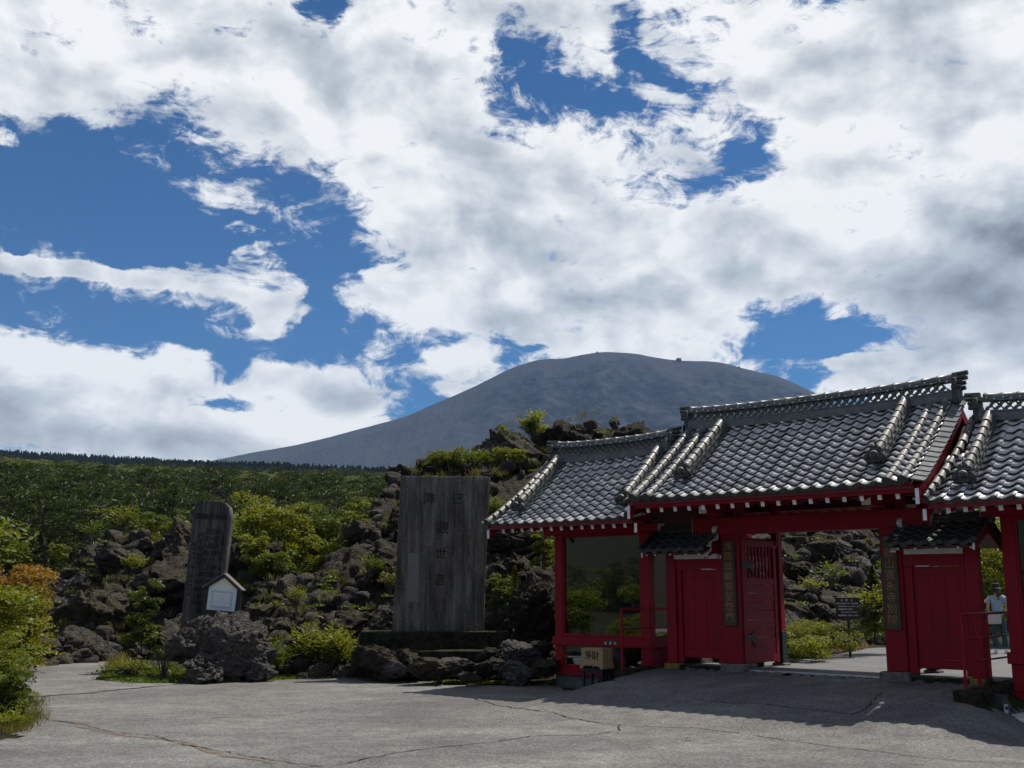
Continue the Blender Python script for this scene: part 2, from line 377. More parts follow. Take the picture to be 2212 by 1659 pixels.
def rock_common(b, out, dark, light, moss_amt, lichen, bumps=1.0):
    geo = b.n('ShaderNodeNewGeometry'); pos = geo.outputs['Position']; oi = b.n('ShaderNodeObjectInfo').outputs['Random']
    n1 = b.noise(pos, 1.6, 8, 0.65, dist=0.3); n2 = b.noise(pos, 7.0, 8, 0.7); n3 = b.noise(pos, 30.0, 5, 0.7)
    c = b.mix(b.ramp(n2, [(0.32, 0.0), (0.68, 1.0)]), dark, light)
    c = b.mix(b.math('MULTIPLY', oi, 0.35), c, tuple(0.5 * (x + y) * k for x, y, k in zip(dark, light, (1.25, 1.0, 0.8))))
    vor = b.n('ShaderNodeTexVoronoi', {'Vector': b.n('ShaderNodeMapping', {0: pos, 'Scale': (1, 1, 1.7)}).outputs[0], 'Scale': 5.0}, feature='DISTANCE_TO_EDGE').outputs['Distance']
    c = b.mix(b.ramp(vor, [(0.0, 0.55), (0.05, 0.0)]), c, tuple(x * 0.4 for x in dark))
    nz = b.n('ShaderNodeSeparateXYZ', {0: geo.outputs['Normal']}).outputs[2]
    up = b.math('MULTIPLY', b.ramp(nz, [(0.25, 0.0), (0.85, 1.0)]), b.ramp(n1, [(0.5 - moss_amt * .25, 0.0), (0.62, 1.0)]))
    c = b.mix(b.math('MULTIPLY', up, moss_amt), c, b.mix(n3, (0.050, 0.050, 0.010), (0.105, 0.100, 0.035)))
    li = b.math('MULTIPLY', b.ramp(n3, [(0.53, 0.0), (0.64, 1.0)]), b.ramp(nz, [(0.1, 0.0), (0.6, 1.0)]))
    c = b.mix(b.math('MULTIPLY', li, lichen), c, (0.26, 0.25, 0.20))
    n4 = b.noise(pos, 3.2, 7, 0.72, dist=.4, stretch=(1, 1, 1.5))
    c = b.mix(b.ramp(n4, [(0.36, 0.75), (0.50, 0.0)]), c, tuple(x * 0.45 for x in dark))
    h = b.math('ADD', b.math('ADD', b.math('MULTIPLY', n2, 1.1), b.math('MULTIPLY', n4, 2.2)), b.math('MULTIPLY', n3, 0.5)); h = b.math('ADD', h, b.math('MULTIPLY', b.ramp(vor, [(0.0, 0.0), (0.08, 0.5)]), 0.6))
    b.pbr(out, c, 0.95, b.bump(h, 1.0 * bumps, 0.16), spec=0.12)
M = {}
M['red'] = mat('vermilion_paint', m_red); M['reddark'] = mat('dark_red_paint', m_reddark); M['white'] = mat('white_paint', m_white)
M['tile'] = mat('smoked_roof_tile', m_tile); M['ridge'] = mat('ridge_tile', m_ridge)
def m_round(b, out):
    rnd = b.n('ShaderNodeObjectInfo').outputs['Random']; geo = b.n('ShaderNodeNewGeometry').outputs['Position']; n1 = b.noise(geo, 14.0, 5, 0.65); n2 = b.noise(geo, 60, 3)
    c = b.mix(rnd, (0.085, 0.088, 0.086), (0.26, 0.255, 0.245)); c = b.mix(b.ramp(n1, [(0.42, 0.0), (0.70, 0.8)]), c, (0.10, 0.085, 0.06)); c = b.mix(b.ramp(b.noise(geo, 5.0, 6, .7), [(0.62, 0.0), (0.74, 0.5)]), c, (0.05, 0.055, 0.02))
    b.pbr(out, c, b.math('ADD', b.math('MULTIPLY', n1, 0.45), 0.22), b.bump(n2, 0.2, 0.004), spec=0.6, metal=0.25)
M['round'] = mat('round_tile', m_round)
M['edge'] = mat('tile_edge_shade', lambda b, o: b.pbr(o, b.ramp(b.noise(b.n('ShaderNodeNewGeometry').outputs['Position'], 12, 4), [(0.3, (0.035, 0.040, 0.037)), (0.7, (0.085, 0.092, 0.085))]), 0.75, spec=0.25)); M['oni'] = mat('ornament_tile', m_oni)  # tile edges painted dark as the shadow line under each tile; caps share it
M['rock'] = mat('lava_rock', lambda b, o: rock_common(b, o, (0.030, 0.027, 0.027), (0.185, 0.165, 0.145), 0.40, 0.7))
M['rockdark'] = mat('dark_lava_rock', lambda b, o: rock_common(b, o, (0.022, 0.019, 0.018), (0.115, 0.097, 0.080), 0.45, 0.5))
M['rockgrey'] = mat('grey_lava_rock', lambda b, o: rock_common(b, o, (0.070, 0.066, 0.066), (0.340, 0.315, 0.290), 0.10, 0.9, 1.2))
M['rockbrown'] = mat('mossy_lava_rock', lambda b, o: rock_common(b, o, (0.034, 0.030, 0.024), (0.200, 0.175, 0.125), 0.70, 0.6))
def m_asphalt(b, out):
    co = b.co('Object'); n1 = b.noise(co, 0.35, 6, 0.6, stretch=(1, 1.5, 1)); n2 = b.noise(co, 2.2, 6, 0.65, stretch=(1, 1.3, 1)); n3 = b.noise(co, 24, 4, 0.85); n4 = b.noise(co, 130, 2, 0.8)
    c = b.mix(b.ramp(n1, [(0.30, 0.0), (0.68, 1.0)]), (0.100, 0.095, 0.090), (0.205, 0.200, 0.186))
    c = b.mix(b.ramp(n2, [(0.35, 0.5), (0.62, 0.0)]), c, (0.062, 0.056, 0.056))
    sp = b.ramp(n3, [(0.36, (0.30, 0.30, 0.31)), (0.5, (1, 1, 1)), (0.64, (1.9, 1.86, 1.74))])
    c = b.mix(0.85, c, sp, 'MULTIPLY')
    c = b.mix(b.ramp(n4, [(0.60, 0.0), (0.72, 0.5)]), c, (0.28, 0.27, 0.24))
    c = b.mix(b.ramp(b.noise(co, 1.1, 5, .7), [(0.66, 0.0), (0.76, 0.3)]), c, (0.10, 0.065, 0.05))
    b.pbr(out, c, 0.9, b.bump(b.math('ADD', n3, n4), 0.55, 0.012), spec=0.25)
M['asphalt'] = mat('asphalt', m_asphalt)
def m_path(b, out):
    co = b.co('Object'); n2 = b.noise(co, 1.5, 5, 0.6); n3 = b.noise(co, 45, 3, 0.8)
    c = b.mix(b.ramp(n2, [(0.3, 0.0), (0.7, 1.0)]), (0.120, 0.118, 0.118), (0.170, 0.168, 0.165)); c = b.mix(0.8, c, b.ramp(n3, [(0.36, 0.6), (0.64, 1.4)]), 'MULTIPLY')
    b.pbr(out, c, 0.9, b.bump(n3, 0.4, 0.01), spec=0.25)
M['path'] = mat('path_asphalt', m_path)
M['crack'] = mat('crack_black', lambda b, o: b.pbr(o, (0.012, 0.011, 0.010), 0.95, spec=0.1))
M['crackpale'] = mat('patched_seam', lambda b, o: b.pbr(o, b.ramp(b.noise(b.co(), 14, 4, .7), [(0.35, (0.10, 0.075, 0.055)), (0.65, (0.20, 0.16, 0.13))]), 0.95, spec=0.1))
def m_soil(b, out):
    co = b.co('Object'); n = b.noise(co, 1.0, 8, 0.7)
    b.pbr(out, b.ramp(n, [(0.35, (0.016, 0.013, 0.009)), (0.6, (0.030, 0.030, 0.012)), (0.75, (0.07, 0.055, 0.035))]), 0.95, b.bump(n, 0.6, 0.05), spec=0.1)
M['soil'] = mat('soil_and_litter', m_soil)
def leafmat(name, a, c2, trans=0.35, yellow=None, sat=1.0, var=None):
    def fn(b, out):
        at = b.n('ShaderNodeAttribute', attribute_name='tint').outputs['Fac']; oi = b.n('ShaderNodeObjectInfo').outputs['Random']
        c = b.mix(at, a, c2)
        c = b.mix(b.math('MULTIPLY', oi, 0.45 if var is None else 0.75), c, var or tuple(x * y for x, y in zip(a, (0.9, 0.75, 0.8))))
        if yellow:
            hz = b.n('ShaderNodeAttribute', attribute_name='high').outputs['Fac']
            c = b.mix(b.ramp(hz, [(yellow[0], 0.0), (yellow[1], 1.0)]), c, b.mix(at, yellow[2], yellow[3]))
        d = b.n('ShaderNodeBsdfPrincipled', {'Base Color': c, 'Roughness': 0.5, 'Specular IOR Level': 0.35})
        t = b.n('ShaderNodeBsdfTranslucent', {'Color': b.mix(1.0, c, (1.75, 1.65, 0.55), 'MULTIPLY')})
        m = b.n('ShaderNodeMixShader', {0: trans, 1: d.outputs[0], 2: t.outputs[0]}); b.L.new(m.outputs[0], out.inputs[0])
    return mat(name, fn)
M['leaf_yel'] = leafmat('yellow_green_leaf', (0.085, 0.110, 0.010), (0.200, 0.215, 0.018), 0.42)
M['leaf_mid'] = leafmat('green_leaf', (0.050, 0.080, 0.010), (0.130, 0.165, 0.018), 0.40)
M['leaf_dark'] = leafmat('dark_green_leaf', (0.020, 0.038, 0.008), (0.065, 0.095, 0.016), 0.30)
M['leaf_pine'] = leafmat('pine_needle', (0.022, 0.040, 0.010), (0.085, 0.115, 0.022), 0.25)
M['leaf_far'] = leafmat('far_leaf', (0.060, 0.088, 0.014), (0.205, 0.225, 0.036), 0.34, var=(0.026, 0.050, 0.012))
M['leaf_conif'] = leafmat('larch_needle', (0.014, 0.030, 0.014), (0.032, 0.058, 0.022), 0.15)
M['leaf_maple'] = leafmat('turning_maple_leaf', (0.120, 0.125, 0.010), (0.210, 0.200, 0.018), 0.42, yellow=(0.50, 1.0, (0.20, 0.085, 0.022), (0.28, 0.145, 0.035)))
M['grass'] = leafmat('grass_blade', (0.080, 0.090, 0.015), (0.190, 0.170, 0.045), 0.35)
M['drygrass'] = leafmat('dry_grass_blade', (0.20, 0.13, 0.06), (0.33, 0.22, 0.12), 0.3)
M['bark'] = mat('bark', lambda b, o: b.pbr(o, b.ramp(b.noise(b.co(), 9, 5, .7, stretch=(1, 1, .3)), [(0.3, (0.035, 0.028, 0.022)), (0.7, (0.12, 0.10, 0.085))]), 0.9, spec=0.15))
def m_stele(b, out, lettercol=None):
    co = b.co(); n1 = b.noise(co, 1.4, 8, 0.7, stretch=(3.2, 1, .38)); n2 = b.noise(co, 14, 5, 0.7); n3 = b.noise(co, 2.0, 6, .7, off=(5, 1, 2))
    c = b.ramp(n1, [(0.36, (0.042, 0.036, 0.031)), (0.50, (0.105, 0.094, 0.080)), (0.66, (0.21, 0.195, 0.165))])
    c = b.mix(b.ramp(n3, [(0.60, 0.0), (0.70, 0.45)]), c, (0.055, 0.036, 0.024))
    z = b.n('ShaderNodeSeparateXYZ', {0: co}).outputs[2]
    lich = b.math('MULTIPLY', b.ramp(b.noise(co, 9, 6, .75), [(0.56, 0.0), (0.64, 1.0)]), b.ramp(z, [(0.3, 1.0), (1.5, 0.0)]))
    c = b.mix(b.math('MULTIPLY', lich, 0.55), c, (0.26, 0.26, 0.23))
    c = b.mix(0.6, c, b.ramp(n2, [(0.35, 0.6), (0.65, 1.35)]), 'MULTIPLY')
    b.pbr(out, c, 0.9, b.bump(b.math('ADD', n2, b.noise(co, 60, 3)), 0.5, 0.012), spec=0.2)
M['stele'] = mat('weathered_stone', m_stele)
def m_stele2(b, out):
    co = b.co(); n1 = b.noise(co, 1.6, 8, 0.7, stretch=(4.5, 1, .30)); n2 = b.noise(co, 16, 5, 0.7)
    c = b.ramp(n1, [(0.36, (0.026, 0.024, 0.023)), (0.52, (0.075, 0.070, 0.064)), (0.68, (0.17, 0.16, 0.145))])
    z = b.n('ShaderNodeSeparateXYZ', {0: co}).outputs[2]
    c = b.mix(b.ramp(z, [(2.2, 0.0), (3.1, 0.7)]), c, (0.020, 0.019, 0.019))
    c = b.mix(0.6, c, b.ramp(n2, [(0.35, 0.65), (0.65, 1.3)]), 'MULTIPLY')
    b.pbr(out, c, 0.85, b.bump(n2, 0.4, 0.01), spec=0.2)
M['stele2'] = mat('streaked_dark_stone', m_stele2)
M['engrave'] = mat('engraved_shadow', lambda b, o: b.pbr(o, (0.022, 0.020, 0.018), 0.9, spec=0.1))
M['patch'] = mat('blank_stone_patch', lambda b, o: b.pbr(o, b.ramp(b.noise(b.co(), 12, 5), [(0.3, (0.135, 0.130, 0.120)), (0.7, (0.18, 0.175, 0.16))]), 0.85, spec=0.2))
M['gold'] = mat('gilt_lettering', lambda b, o: b.pbr(o, b.ramp(b.noise(b.co(), 30, 4), [(0.3, (0.30, 0.13, 0.03)), (0.7, (0.46, 0.22, 0.055))]), 0.55))
def m_board(b, out):
    co = b.co(); n = b.noise(co, 5, 6, .65, stretch=(6, 6, .4))
    b.pbr(out, b.ramp(n, [(0.3, (0.018, 0.014, 0.008)), (0.6, (0.050, 0.038, 0.018)), (0.8, (0.095, 0.075, 0.040))]), 0.55, b.bump(n, 0.4, 0.004))
M['board'] = mat('dark_weathered_board', m_board)
def m_wood(b, out):
    co = b.co(); n = b.noise(co, 4, 6, .6, stretch=(.5, 2, 9), dist=0.6)
    b.pbr(out, b.ramp(n, [(0.3, (0.26, 0.17, 0.07)), (0.7, (0.42, 0.30, 0.14))]), 0.6, b.bump(n, 0.25, 0.003))
M['wood'] = mat('offering_box_wood', m_wood)
M['blackwood'] = mat('black_wood', lambda b, o: b.pbr(o, (0.010, 0.010, 0.011), 0.4))
M['ink'] = mat('black_ink', lambda b, o: b.pbr(o, (0.010, 0.008, 0.006), 0.6))
M['whiteprint'] = mat('white_print', lambda b, o: b.pbr(o, (0.72, 0.72, 0.74), 0.6))
M['signbrown'] = mat('dark_brown_board', lambda b, o: b.pbr(o, (0.022, 0.014, 0.010), 0.5))
M['cream'] = mat('cream_board', lambda b, o: b.pbr(o, b.ramp(b.noise(b.co(), 3, 4), [(0.3, (0.66, 0.68, 0.56)), (0.7, (0.74, 0.76, 0.66))]), 0.6))
M['paper'] = mat('pale_blue_paper', lambda b, o: b.pbr(o, (0.62, 0.67, 0.72), 0.5))
M['frameblue'] = mat('pale_blue_frame', lambda b, o: b.pbr(o, (0.42, 0.50, 0.60), 0.5))
M['textgrey'] = mat('grey_print', lambda b, o: b.pbr(o, (0.20, 0.23, 0.27), 0.7))
M['greenblack'] = mat('green_black_paint', lambda b, o: b.pbr(o, (0.008, 0.014, 0.012), 0.5))
M['roofbrown'] = mat('worn_brown_board', lambda b, o: b.pbr(o, (0.10, 0.075, 0.065), 0.7))
M['concrete'] = mat('plinth_concrete', lambda b, o: b.pbr(o, b.ramp(b.noise(b.co(), 3, 6, .7), [(0.3, (0.045, 0.055, 0.05)), (0.7, (0.12, 0.13, 0.12))]), 0.9, b.bump(b.noise(b.co(), 25, 4), 0.3, 0.01)))
M['stonebase'] = mat('footing_stone', lambda b, o: b.pbr(o, b.ramp(b.noise(b.co(), 7, 6, .7), [(0.3, (0.060, 0.050, 0.048)), (0.7, (0.19, 0.17, 0.15))]), 0.9, b.bump(b.noise(b.co(), 18, 5), 0.6, 0.02)))
M['mossstone'] = mat('mossy_yellow_stone', lambda b, o: b.pbr(o, b.ramp(b.noise(b.co(), 9, 6, .7), [(0.3, (0.13, 0.075, 0.008)), (0.7, (0.30, 0.22, 0.035))]), 0.9, b.bump(b.noise(b.co(), 18, 5), 0.6, 0.02)))
M['kerb'] = mat('mossy_kerb_stone', lambda b, o: rock_common(b, o, (0.020, 0.020, 0.014), (0.100, 0.095, 0.065), 0.8, 0.6))
M['pale'] = mat('pale_slab', lambda b, o: b.pbr(o, b.ramp(b.noise(b.co(), 8, 5), [(0.3, (0.42, 0.41, 0.38)), (0.7, (0.56, 0.55, 0.52))]), 0.6))
M['lampgrey'] = mat('grey_cast_metal', lambda b, o: b.pbr(o, (0.055, 0.065, 0.070), 0.45, metal=0.4))
M['steel'] = mat('zinc_steel', lambda b, o: b.pbr(o, (0.50, 0.52, 0.52), 0.4, metal=0.7))
M['iron'] = mat('black_iron', lambda b, o: b.pbr(o, b.ramp(b.noise(b.co(), 25, 4), [(0.3, (0.010, 0.010, 0.010)), (0.7, (0.06, 0.06, 0.06))]), 0.6, metal=0.3))
def m_glass(b, out):
    g = b.n('ShaderNodeBsdfGlossy', {'Color': (0.9, 0.95, 1, 1), 'Roughness': 0.0}); t = b.n('ShaderNodeBsdfTransparent', {'Color': (0.62, 0.68, 0.66, 1)})
    f = b.n('ShaderNodeFresnel', {'IOR': 1.52}).outputs[0]; f2 = b.math('MULTIPLY', f, 3.0, True)
    m = b.n('ShaderNodeMixShader', {0: f2, 1: t.outputs[0], 2: g.outputs[0]}); b.L.new(m.outputs[0], out.inputs[0])
M['glass'] = mat('window_glass', m_glass)
M['room'] = mat('dim_room_boards', lambda b, o: b.pbr(o, b.ramp(b.noise(b.co(), 2, 4, stretch=(5, 1, .3)), [(0.3, (0.05, 0.032, 0.010)), (0.7, (0.10, 0.065, 0.022))]), 0.7))
# ------------------------------------------------------------------ ground shape
GA = R(-41.6); GO = np.array([5.79, 21.95]); GU = np.array([math.cos(GA), math.sin(GA)]); GV = np.array([math.sin(GA), -math.cos(GA)])
PLAZA = -0.57
def uv(x, y):
    dx = x - GO[0]; dy = y - GO[1]; return dx * GU[0] + dy * GU[1], dx * GV[0] + dy * GV[1]
def gxy(u, v): return GO[0] + GU[0] * u + GV[0] * v, GO[1] + GU[1] * u + GV[1] * v
HILL_D = [0, 46, 60, 90, 150, 260, 420, 700, 1100, 1700, 2400, 3200, 9000]
HILL_Z = [-.57, -.57, -.9, .6, 6.0, 17.0, 34, 63, 102, 158, 196, 225, 225]
def gz(x, y):
    """height of the open ground (arrays or floats)"""
    x = np.asarray(x, float); y = np.asarray(y, float); u, v = uv(x, y)
    front = PLAZA + (-0.04 - PLAZA) * (1 - sstep(-0.2, 5.6, v)) * (1 - sstep(3.45, 4.6, np.abs(u)) * (1 - sstep(0.0, 1.0, v - 6)))
    mid = np.where(np.abs(u) < 3.42, 0.0, -0.62 + 0.0 * u)
    back = np.where(v < -2.6, 0.0, mid)
    back = np.where((v < -2.6) & (u < -6.9), PLAZA + (0 - PLAZA) * sstep(-8.5, -6.9, u), back)
    g = np.where(v > 0.0, front, back)
    g = np.where((v <= 0) & (np.abs(u) > 6.9) & (v >= -2.6), PLAZA, g)
    d = np.hypot(x, y); hill = np.interp(d, HILL_D, HILL_Z)
    side = sstep(-0.35, -0.10, y / np.maximum(d, 1e-3))          # hills only ahead
    und = 3.0 * np.sin(x * 0.011 + 1.0) * np.cos(y * 0.008) * sstep(120, 400, d) + 10 * np.sin(x * 0.0035 - 0.6) * sstep(500, 1500, d)
    left = sstep(0.05, -0.25, x / np.maximum(d, 1e-3)) * sstep(600, 1700, d) * 20
    far = (hill + und + left) * side + (-0.57 + sstep(60, 400, d) * 30) * (1 - side)
    w = sstep(44, 60, d)
    return g * (1 - w) + far * w
TT = np.arange(5.0, 75.0, 0.03)
def ground_at(px, py):
    """point of the ground seen at column px, row py (2212 px wide picture)"""
    r = ray(px * K, py * K); X = r.x * TT; Y = r.y * TT; Z = CAM_Z + r.z * TT; G = gz(X, Y); i = int(np.argmax(Z <= G)) or len(TT) - 1
    return Vector((float(X[i]), float(Y[i]), float(G[i])))

def build_ground():
    rad = np.concatenate([np.linspace(0.5, 9.5, 10), np.linspace(10, 45, 170), np.geomspace(46, 9000, 90)])
    ang = np.concatenate([np.linspace(-0.62, 0.62, 520, endpoint=False), np.linspace(0.62, 2 * math.pi - 0.62, 130, endpoint=False)])
    RR, AA = np.meshgrid(rad, ang, indexing='ij'); X = RR * np.sin(AA); Y = RR * np.cos(AA); Z = gz(X.ravel(), Y.ravel()).reshape(X.shape)
    V = np.stack([X, Y, Z - 0.015], -1).reshape(-1, 3); n, m = X.shape
    i, j = np.meshgrid(np.arange(n - 1), np.arange(m), indexing='ij'); j2 = (j + 1) % m
    F = np.stack([i * m + j, i * m + j2, (i + 1) * m + j2, (i + 1) * m + j], -1).reshape(-1, 4)[:, ::-1]
    o = link('ground', mesh_np('ground', V, np.ascontiguousarray(F), True, [M['soil']])); tag(o, kind='structure')
build_ground()

def poly_sheet(name, poly, step, dz, m, zf=gz, seed=3, mask=None):
    P = np.array(poly); x0, y0 = P.min(0); x1, y1 = P.max(0)
    xs = np.arange(x0, x1 + step, step); ys = np.arange(y0, y1 + step, step); X, Y = np.meshgrid(xs, ys, indexing='ij')
    cx = (X[:-1, :-1] + step / 2).ravel(); cy = (Y[:-1, :-1] + step / 2).ravel()
    wob = fbm(np.stack([cx * 1.3, cy * 1.3, cx * 0], -1), 3, seed) * 0.35
    qx, qy = cx + wob, cy + wob * 0.6; inside = np.zeros(len(cx), bool); k = len(P)
    for a in range(k):
        xa, ya = P[a]; xb, yb = P[(a + 1) % k]
        if ya == yb: continue
        c = ((ya > qy) != (yb > qy)) & (qx < (xb - xa) * (qy - ya) / (yb - ya) + xa); inside ^= c
    if mask is not None: inside &= mask(cx, cy)
    n, mm = X.shape; i, j = np.meshgrid(np.arange(n - 1), np.arange(mm - 1), indexing='ij'); i = i.ravel()[inside]; j = j.ravel()[inside]
    F = np.stack([i * mm + j, (i + 1) * mm + j, (i + 1) * mm + j + 1, i * mm + j + 1], -1)
    Z = zf(X.ravel(), Y.ravel()) + dz; V = np.stack([X.ravel(), Y.ravel(), Z], -1)
    used, inv = np.unique(F, return_inverse=True); F = inv.reshape(F.shape)
    o = link(name, mesh_np(name, V[used], F, True, [m])); tag(o, kind='structure'); return o
edge = [ground_at(*p).xy[:] for p in [(45, 1432), (120, 1424), (240, 1412), (262, 1420), (232, 1452), (222, 1470), (300, 1476), (480, 1474), (640, 1467), (800, 1463), (850, 1460), (890, 1466), (960, 1480), (1100, 1481), (1195, 1479), (1300, 1481)]]
plaza_poly = edge + [gxy(-3.9, 0.05), gxy(-3.43, 0.05), gxy(-3.43, 0.0), gxy(3.4, 0.0), gxy(3.4, 1.6), gxy(3.9, 1.7), gxy(4.2, 0.1), gxy(9, 0.1), (18, 10), (14, -6), (-14, -6), (-11, 12), ground_at(20, 1595).xy[:], ground_at(60, 1560).xy[:], ground_at(58, 1490).xy[:]]
pavement = poly_sheet('pavement', plaza_poly, 0.16, 0.0, M['asphalt'])
path_poly = [gxy(-3.4, 0.0), gxy(3.4, 0.0), gxy(3.4, -2.7), gxy(8, -2.7), gxy(12, -9), gxy(8, -22), gxy(3.0, -22), (gxy(-2.9, -13.0)), gxy(-3.2, -9.5), gxy(-2.5, -6.6), gxy(-2.2, -3.6), gxy(-3.4, -2.4)]
path = poly_sheet('path', path_poly, 0.2, 0.004, M['path'])

def crack(pts, w, m, parent, seed, dz=0.008, name='crack'):
    P = [ground_at(*p) for p in pts]; rr = random.Random(seed); out = []
    for a, b in zip(P[:-1], P[1:]):
        n = max(2, int((b - a).length / 0.10))
        for i in range(n): out.append(a.lerp(b, i / n))
    out.append(P[-1]); V = []; F = []; j1 = j2 = 0.0
    for i, p in enumerate(out):
        j1 = j1 * 0.85 + rr.uniform(-.035, .035); j2 = j2 * 0.85 + rr.uniform(-.03, .03)
        q = out[min(i + 1, len(out) - 1)] - out[max(i - 1, 0)]; q.z = 0; q.normalize(); s = Vector((-q.y, q.x, 0)); c = p + s * j1 + q * j2
        ww = w * rr.uniform(0.35, 1.3)
        for k in (-1, 1):
            e = c + s * ww * k; V.append((e.x, e.y, 0.0))
    F = [[2 * i, 2 * i + 1, 2 * i + 3, 2 * i + 2] for i in range(len(out) - 1)]; V = np.array(V); V[:, 2] = gz(V[:, 0], V[:, 1]) + dz
    link(name, mesh_np(name, V, F, False, [m]), parent)
crack([(960, 1500), (1020, 1508), (1060, 1519), (1100, 1530), (1200, 1540), (1260, 1556), (1335, 1568)], 0.014, M['crack'], pavement, 1)
crack([(1335, 1568), (1334, 1579), (1290, 1587), (1150, 1590), (1060, 1605), (900, 1622), (840, 1630), (720, 1656)], 0.013, M['crack'], pavement, 2)
crack([(1335, 1567), (1500, 1573), (1620, 1590), (1760, 1610), (1900, 1625), (2070, 1645), (2212, 1649)], 0.009, M['crack'], pavement, 3)
crack([(90, 1553), (160, 1565), (250, 1583), (330, 1590), (400, 1608), (460, 1622), (560, 1640), (700, 1657)], 0.012, M['crack'], pavement, 4, 0.010)
crack([(95, 1549), (170, 1568), (260, 1588), (390, 1602), (480, 1634), (600, 1650)], 0.05, M['crackpale'], pavement, 5, 0.005, 'seam')
crack([(75, 1506), (200, 1497), (260, 1490), (310, 1485), (362, 1481)], 0.05, M['crack'], pavement, 6, 0.006)
crack([(300, 1567), (400, 1556), (600, 1546), (800, 1517), (960, 1500)], 0.006, M['crack'], pavement, 7)
crack([(1490, 1512), (1600, 1519), (1845, 1543), (1880, 1520), (1905, 1496)], 0.012, M['crack'], pavement, 8)
# dropped leaf and small debris on the asphalt
def debris(px, py, s, m):
    p = ground_at(px, py); V = [(p.x + s * math.cos(a) * r, p.y + s * math.sin(a) * r * 1.3, p.z + 0.02 + 0.03 * (i % 2)) for i, (a, r) in enumerate([(0, 1), (.9, .5), (1.7, 1), (2.6, .45), (3.5, .9), (4.4, .5), (5.3, 1)])]
    return link('fallen_leaf', mesh_np('fallen_leaf', V, [[0, 1, 2, 3, 4, 5, 6]], False, [m]))
tag(debris(1487, 1600, 0.05, M['crackpale']), 'brown dropped leaf on the open asphalt below the gate', 'leaf')

# ------------------------------------------------------------------ mountain
def m_mount(b, out):
    geo = b.n('ShaderNodeNewGeometry'); pos = b.n('ShaderNodeMapping', {0: geo.outputs['Position'], 'Scale': (0.01, 0.01, 0.01)}).outputs[0]
    n1 = b.noise(pos, 0.28, 6, 0.6); n2 = b.noise(pos, 1.6, 8, 0.7, stretch=(1.0, .35, 2.6), dist=.5); n3 = b.noise(pos, 3.0, 7, 0.65, stretch=(1.6, .22, .5))
    rk = b.n('ShaderNodeAttribute', attribute_name='rocky').outputs['Fac']
    c = b.mix(b.ramp(n3, [(0.3, 0.0), (0.7, 1.0)]), (0.030, 0.034, 0.044), (0.056, 0.058, 0.066))
    dk = b.math('MULTIPLY', b.ramp(n2, [(0.46, 0.0), (0.53, 1.0)]), rk)
    c = b.mix(b.math('MULTIPLY', dk, 0.9), c, (0.008, 0.012, 0.020))
    c = b.mix(b.ramp(n1, [(0.35, 0.5), (0.6, 0.0)]), c, (0.022, 0.028, 0.040))
    gr = b.n('ShaderNodeAttribute', attribute_name='green').outputs['Fac']
    c = b.mix(b.math('MULTIPLY', gr, b.ramp(n3, [(0.35, 0.2), (0.65, 0.9)])), c, (0.045, 0.060, 0.030))
    b.pbr(out, c, 0.95, b.bump(b.math('ADD', n2, n3), 0.8, 14.0), spec=0.05)
M['mount'] = mat('volcanic_ash_slope', m_mount)
PROFILE = [(-700, 1090), (200, 1040), (470, 993), (560, 975), (640, 962), (730, 940), (800, 921), (880, 898), (940, 872), (1000, 845), (1060, 817), (1110, 794), (1160, 777), (1190, 774), (1215, 775), (1255, 766), (1300, 760), (1370, 764), (1430, 774), (1470, 778), (1520, 780), (1560, 784), (1620, 800), (1680, 813), (1720, 830), (1765, 852), (1850, 900), (2000, 975), (2212, 1040), (2700, 1120)]
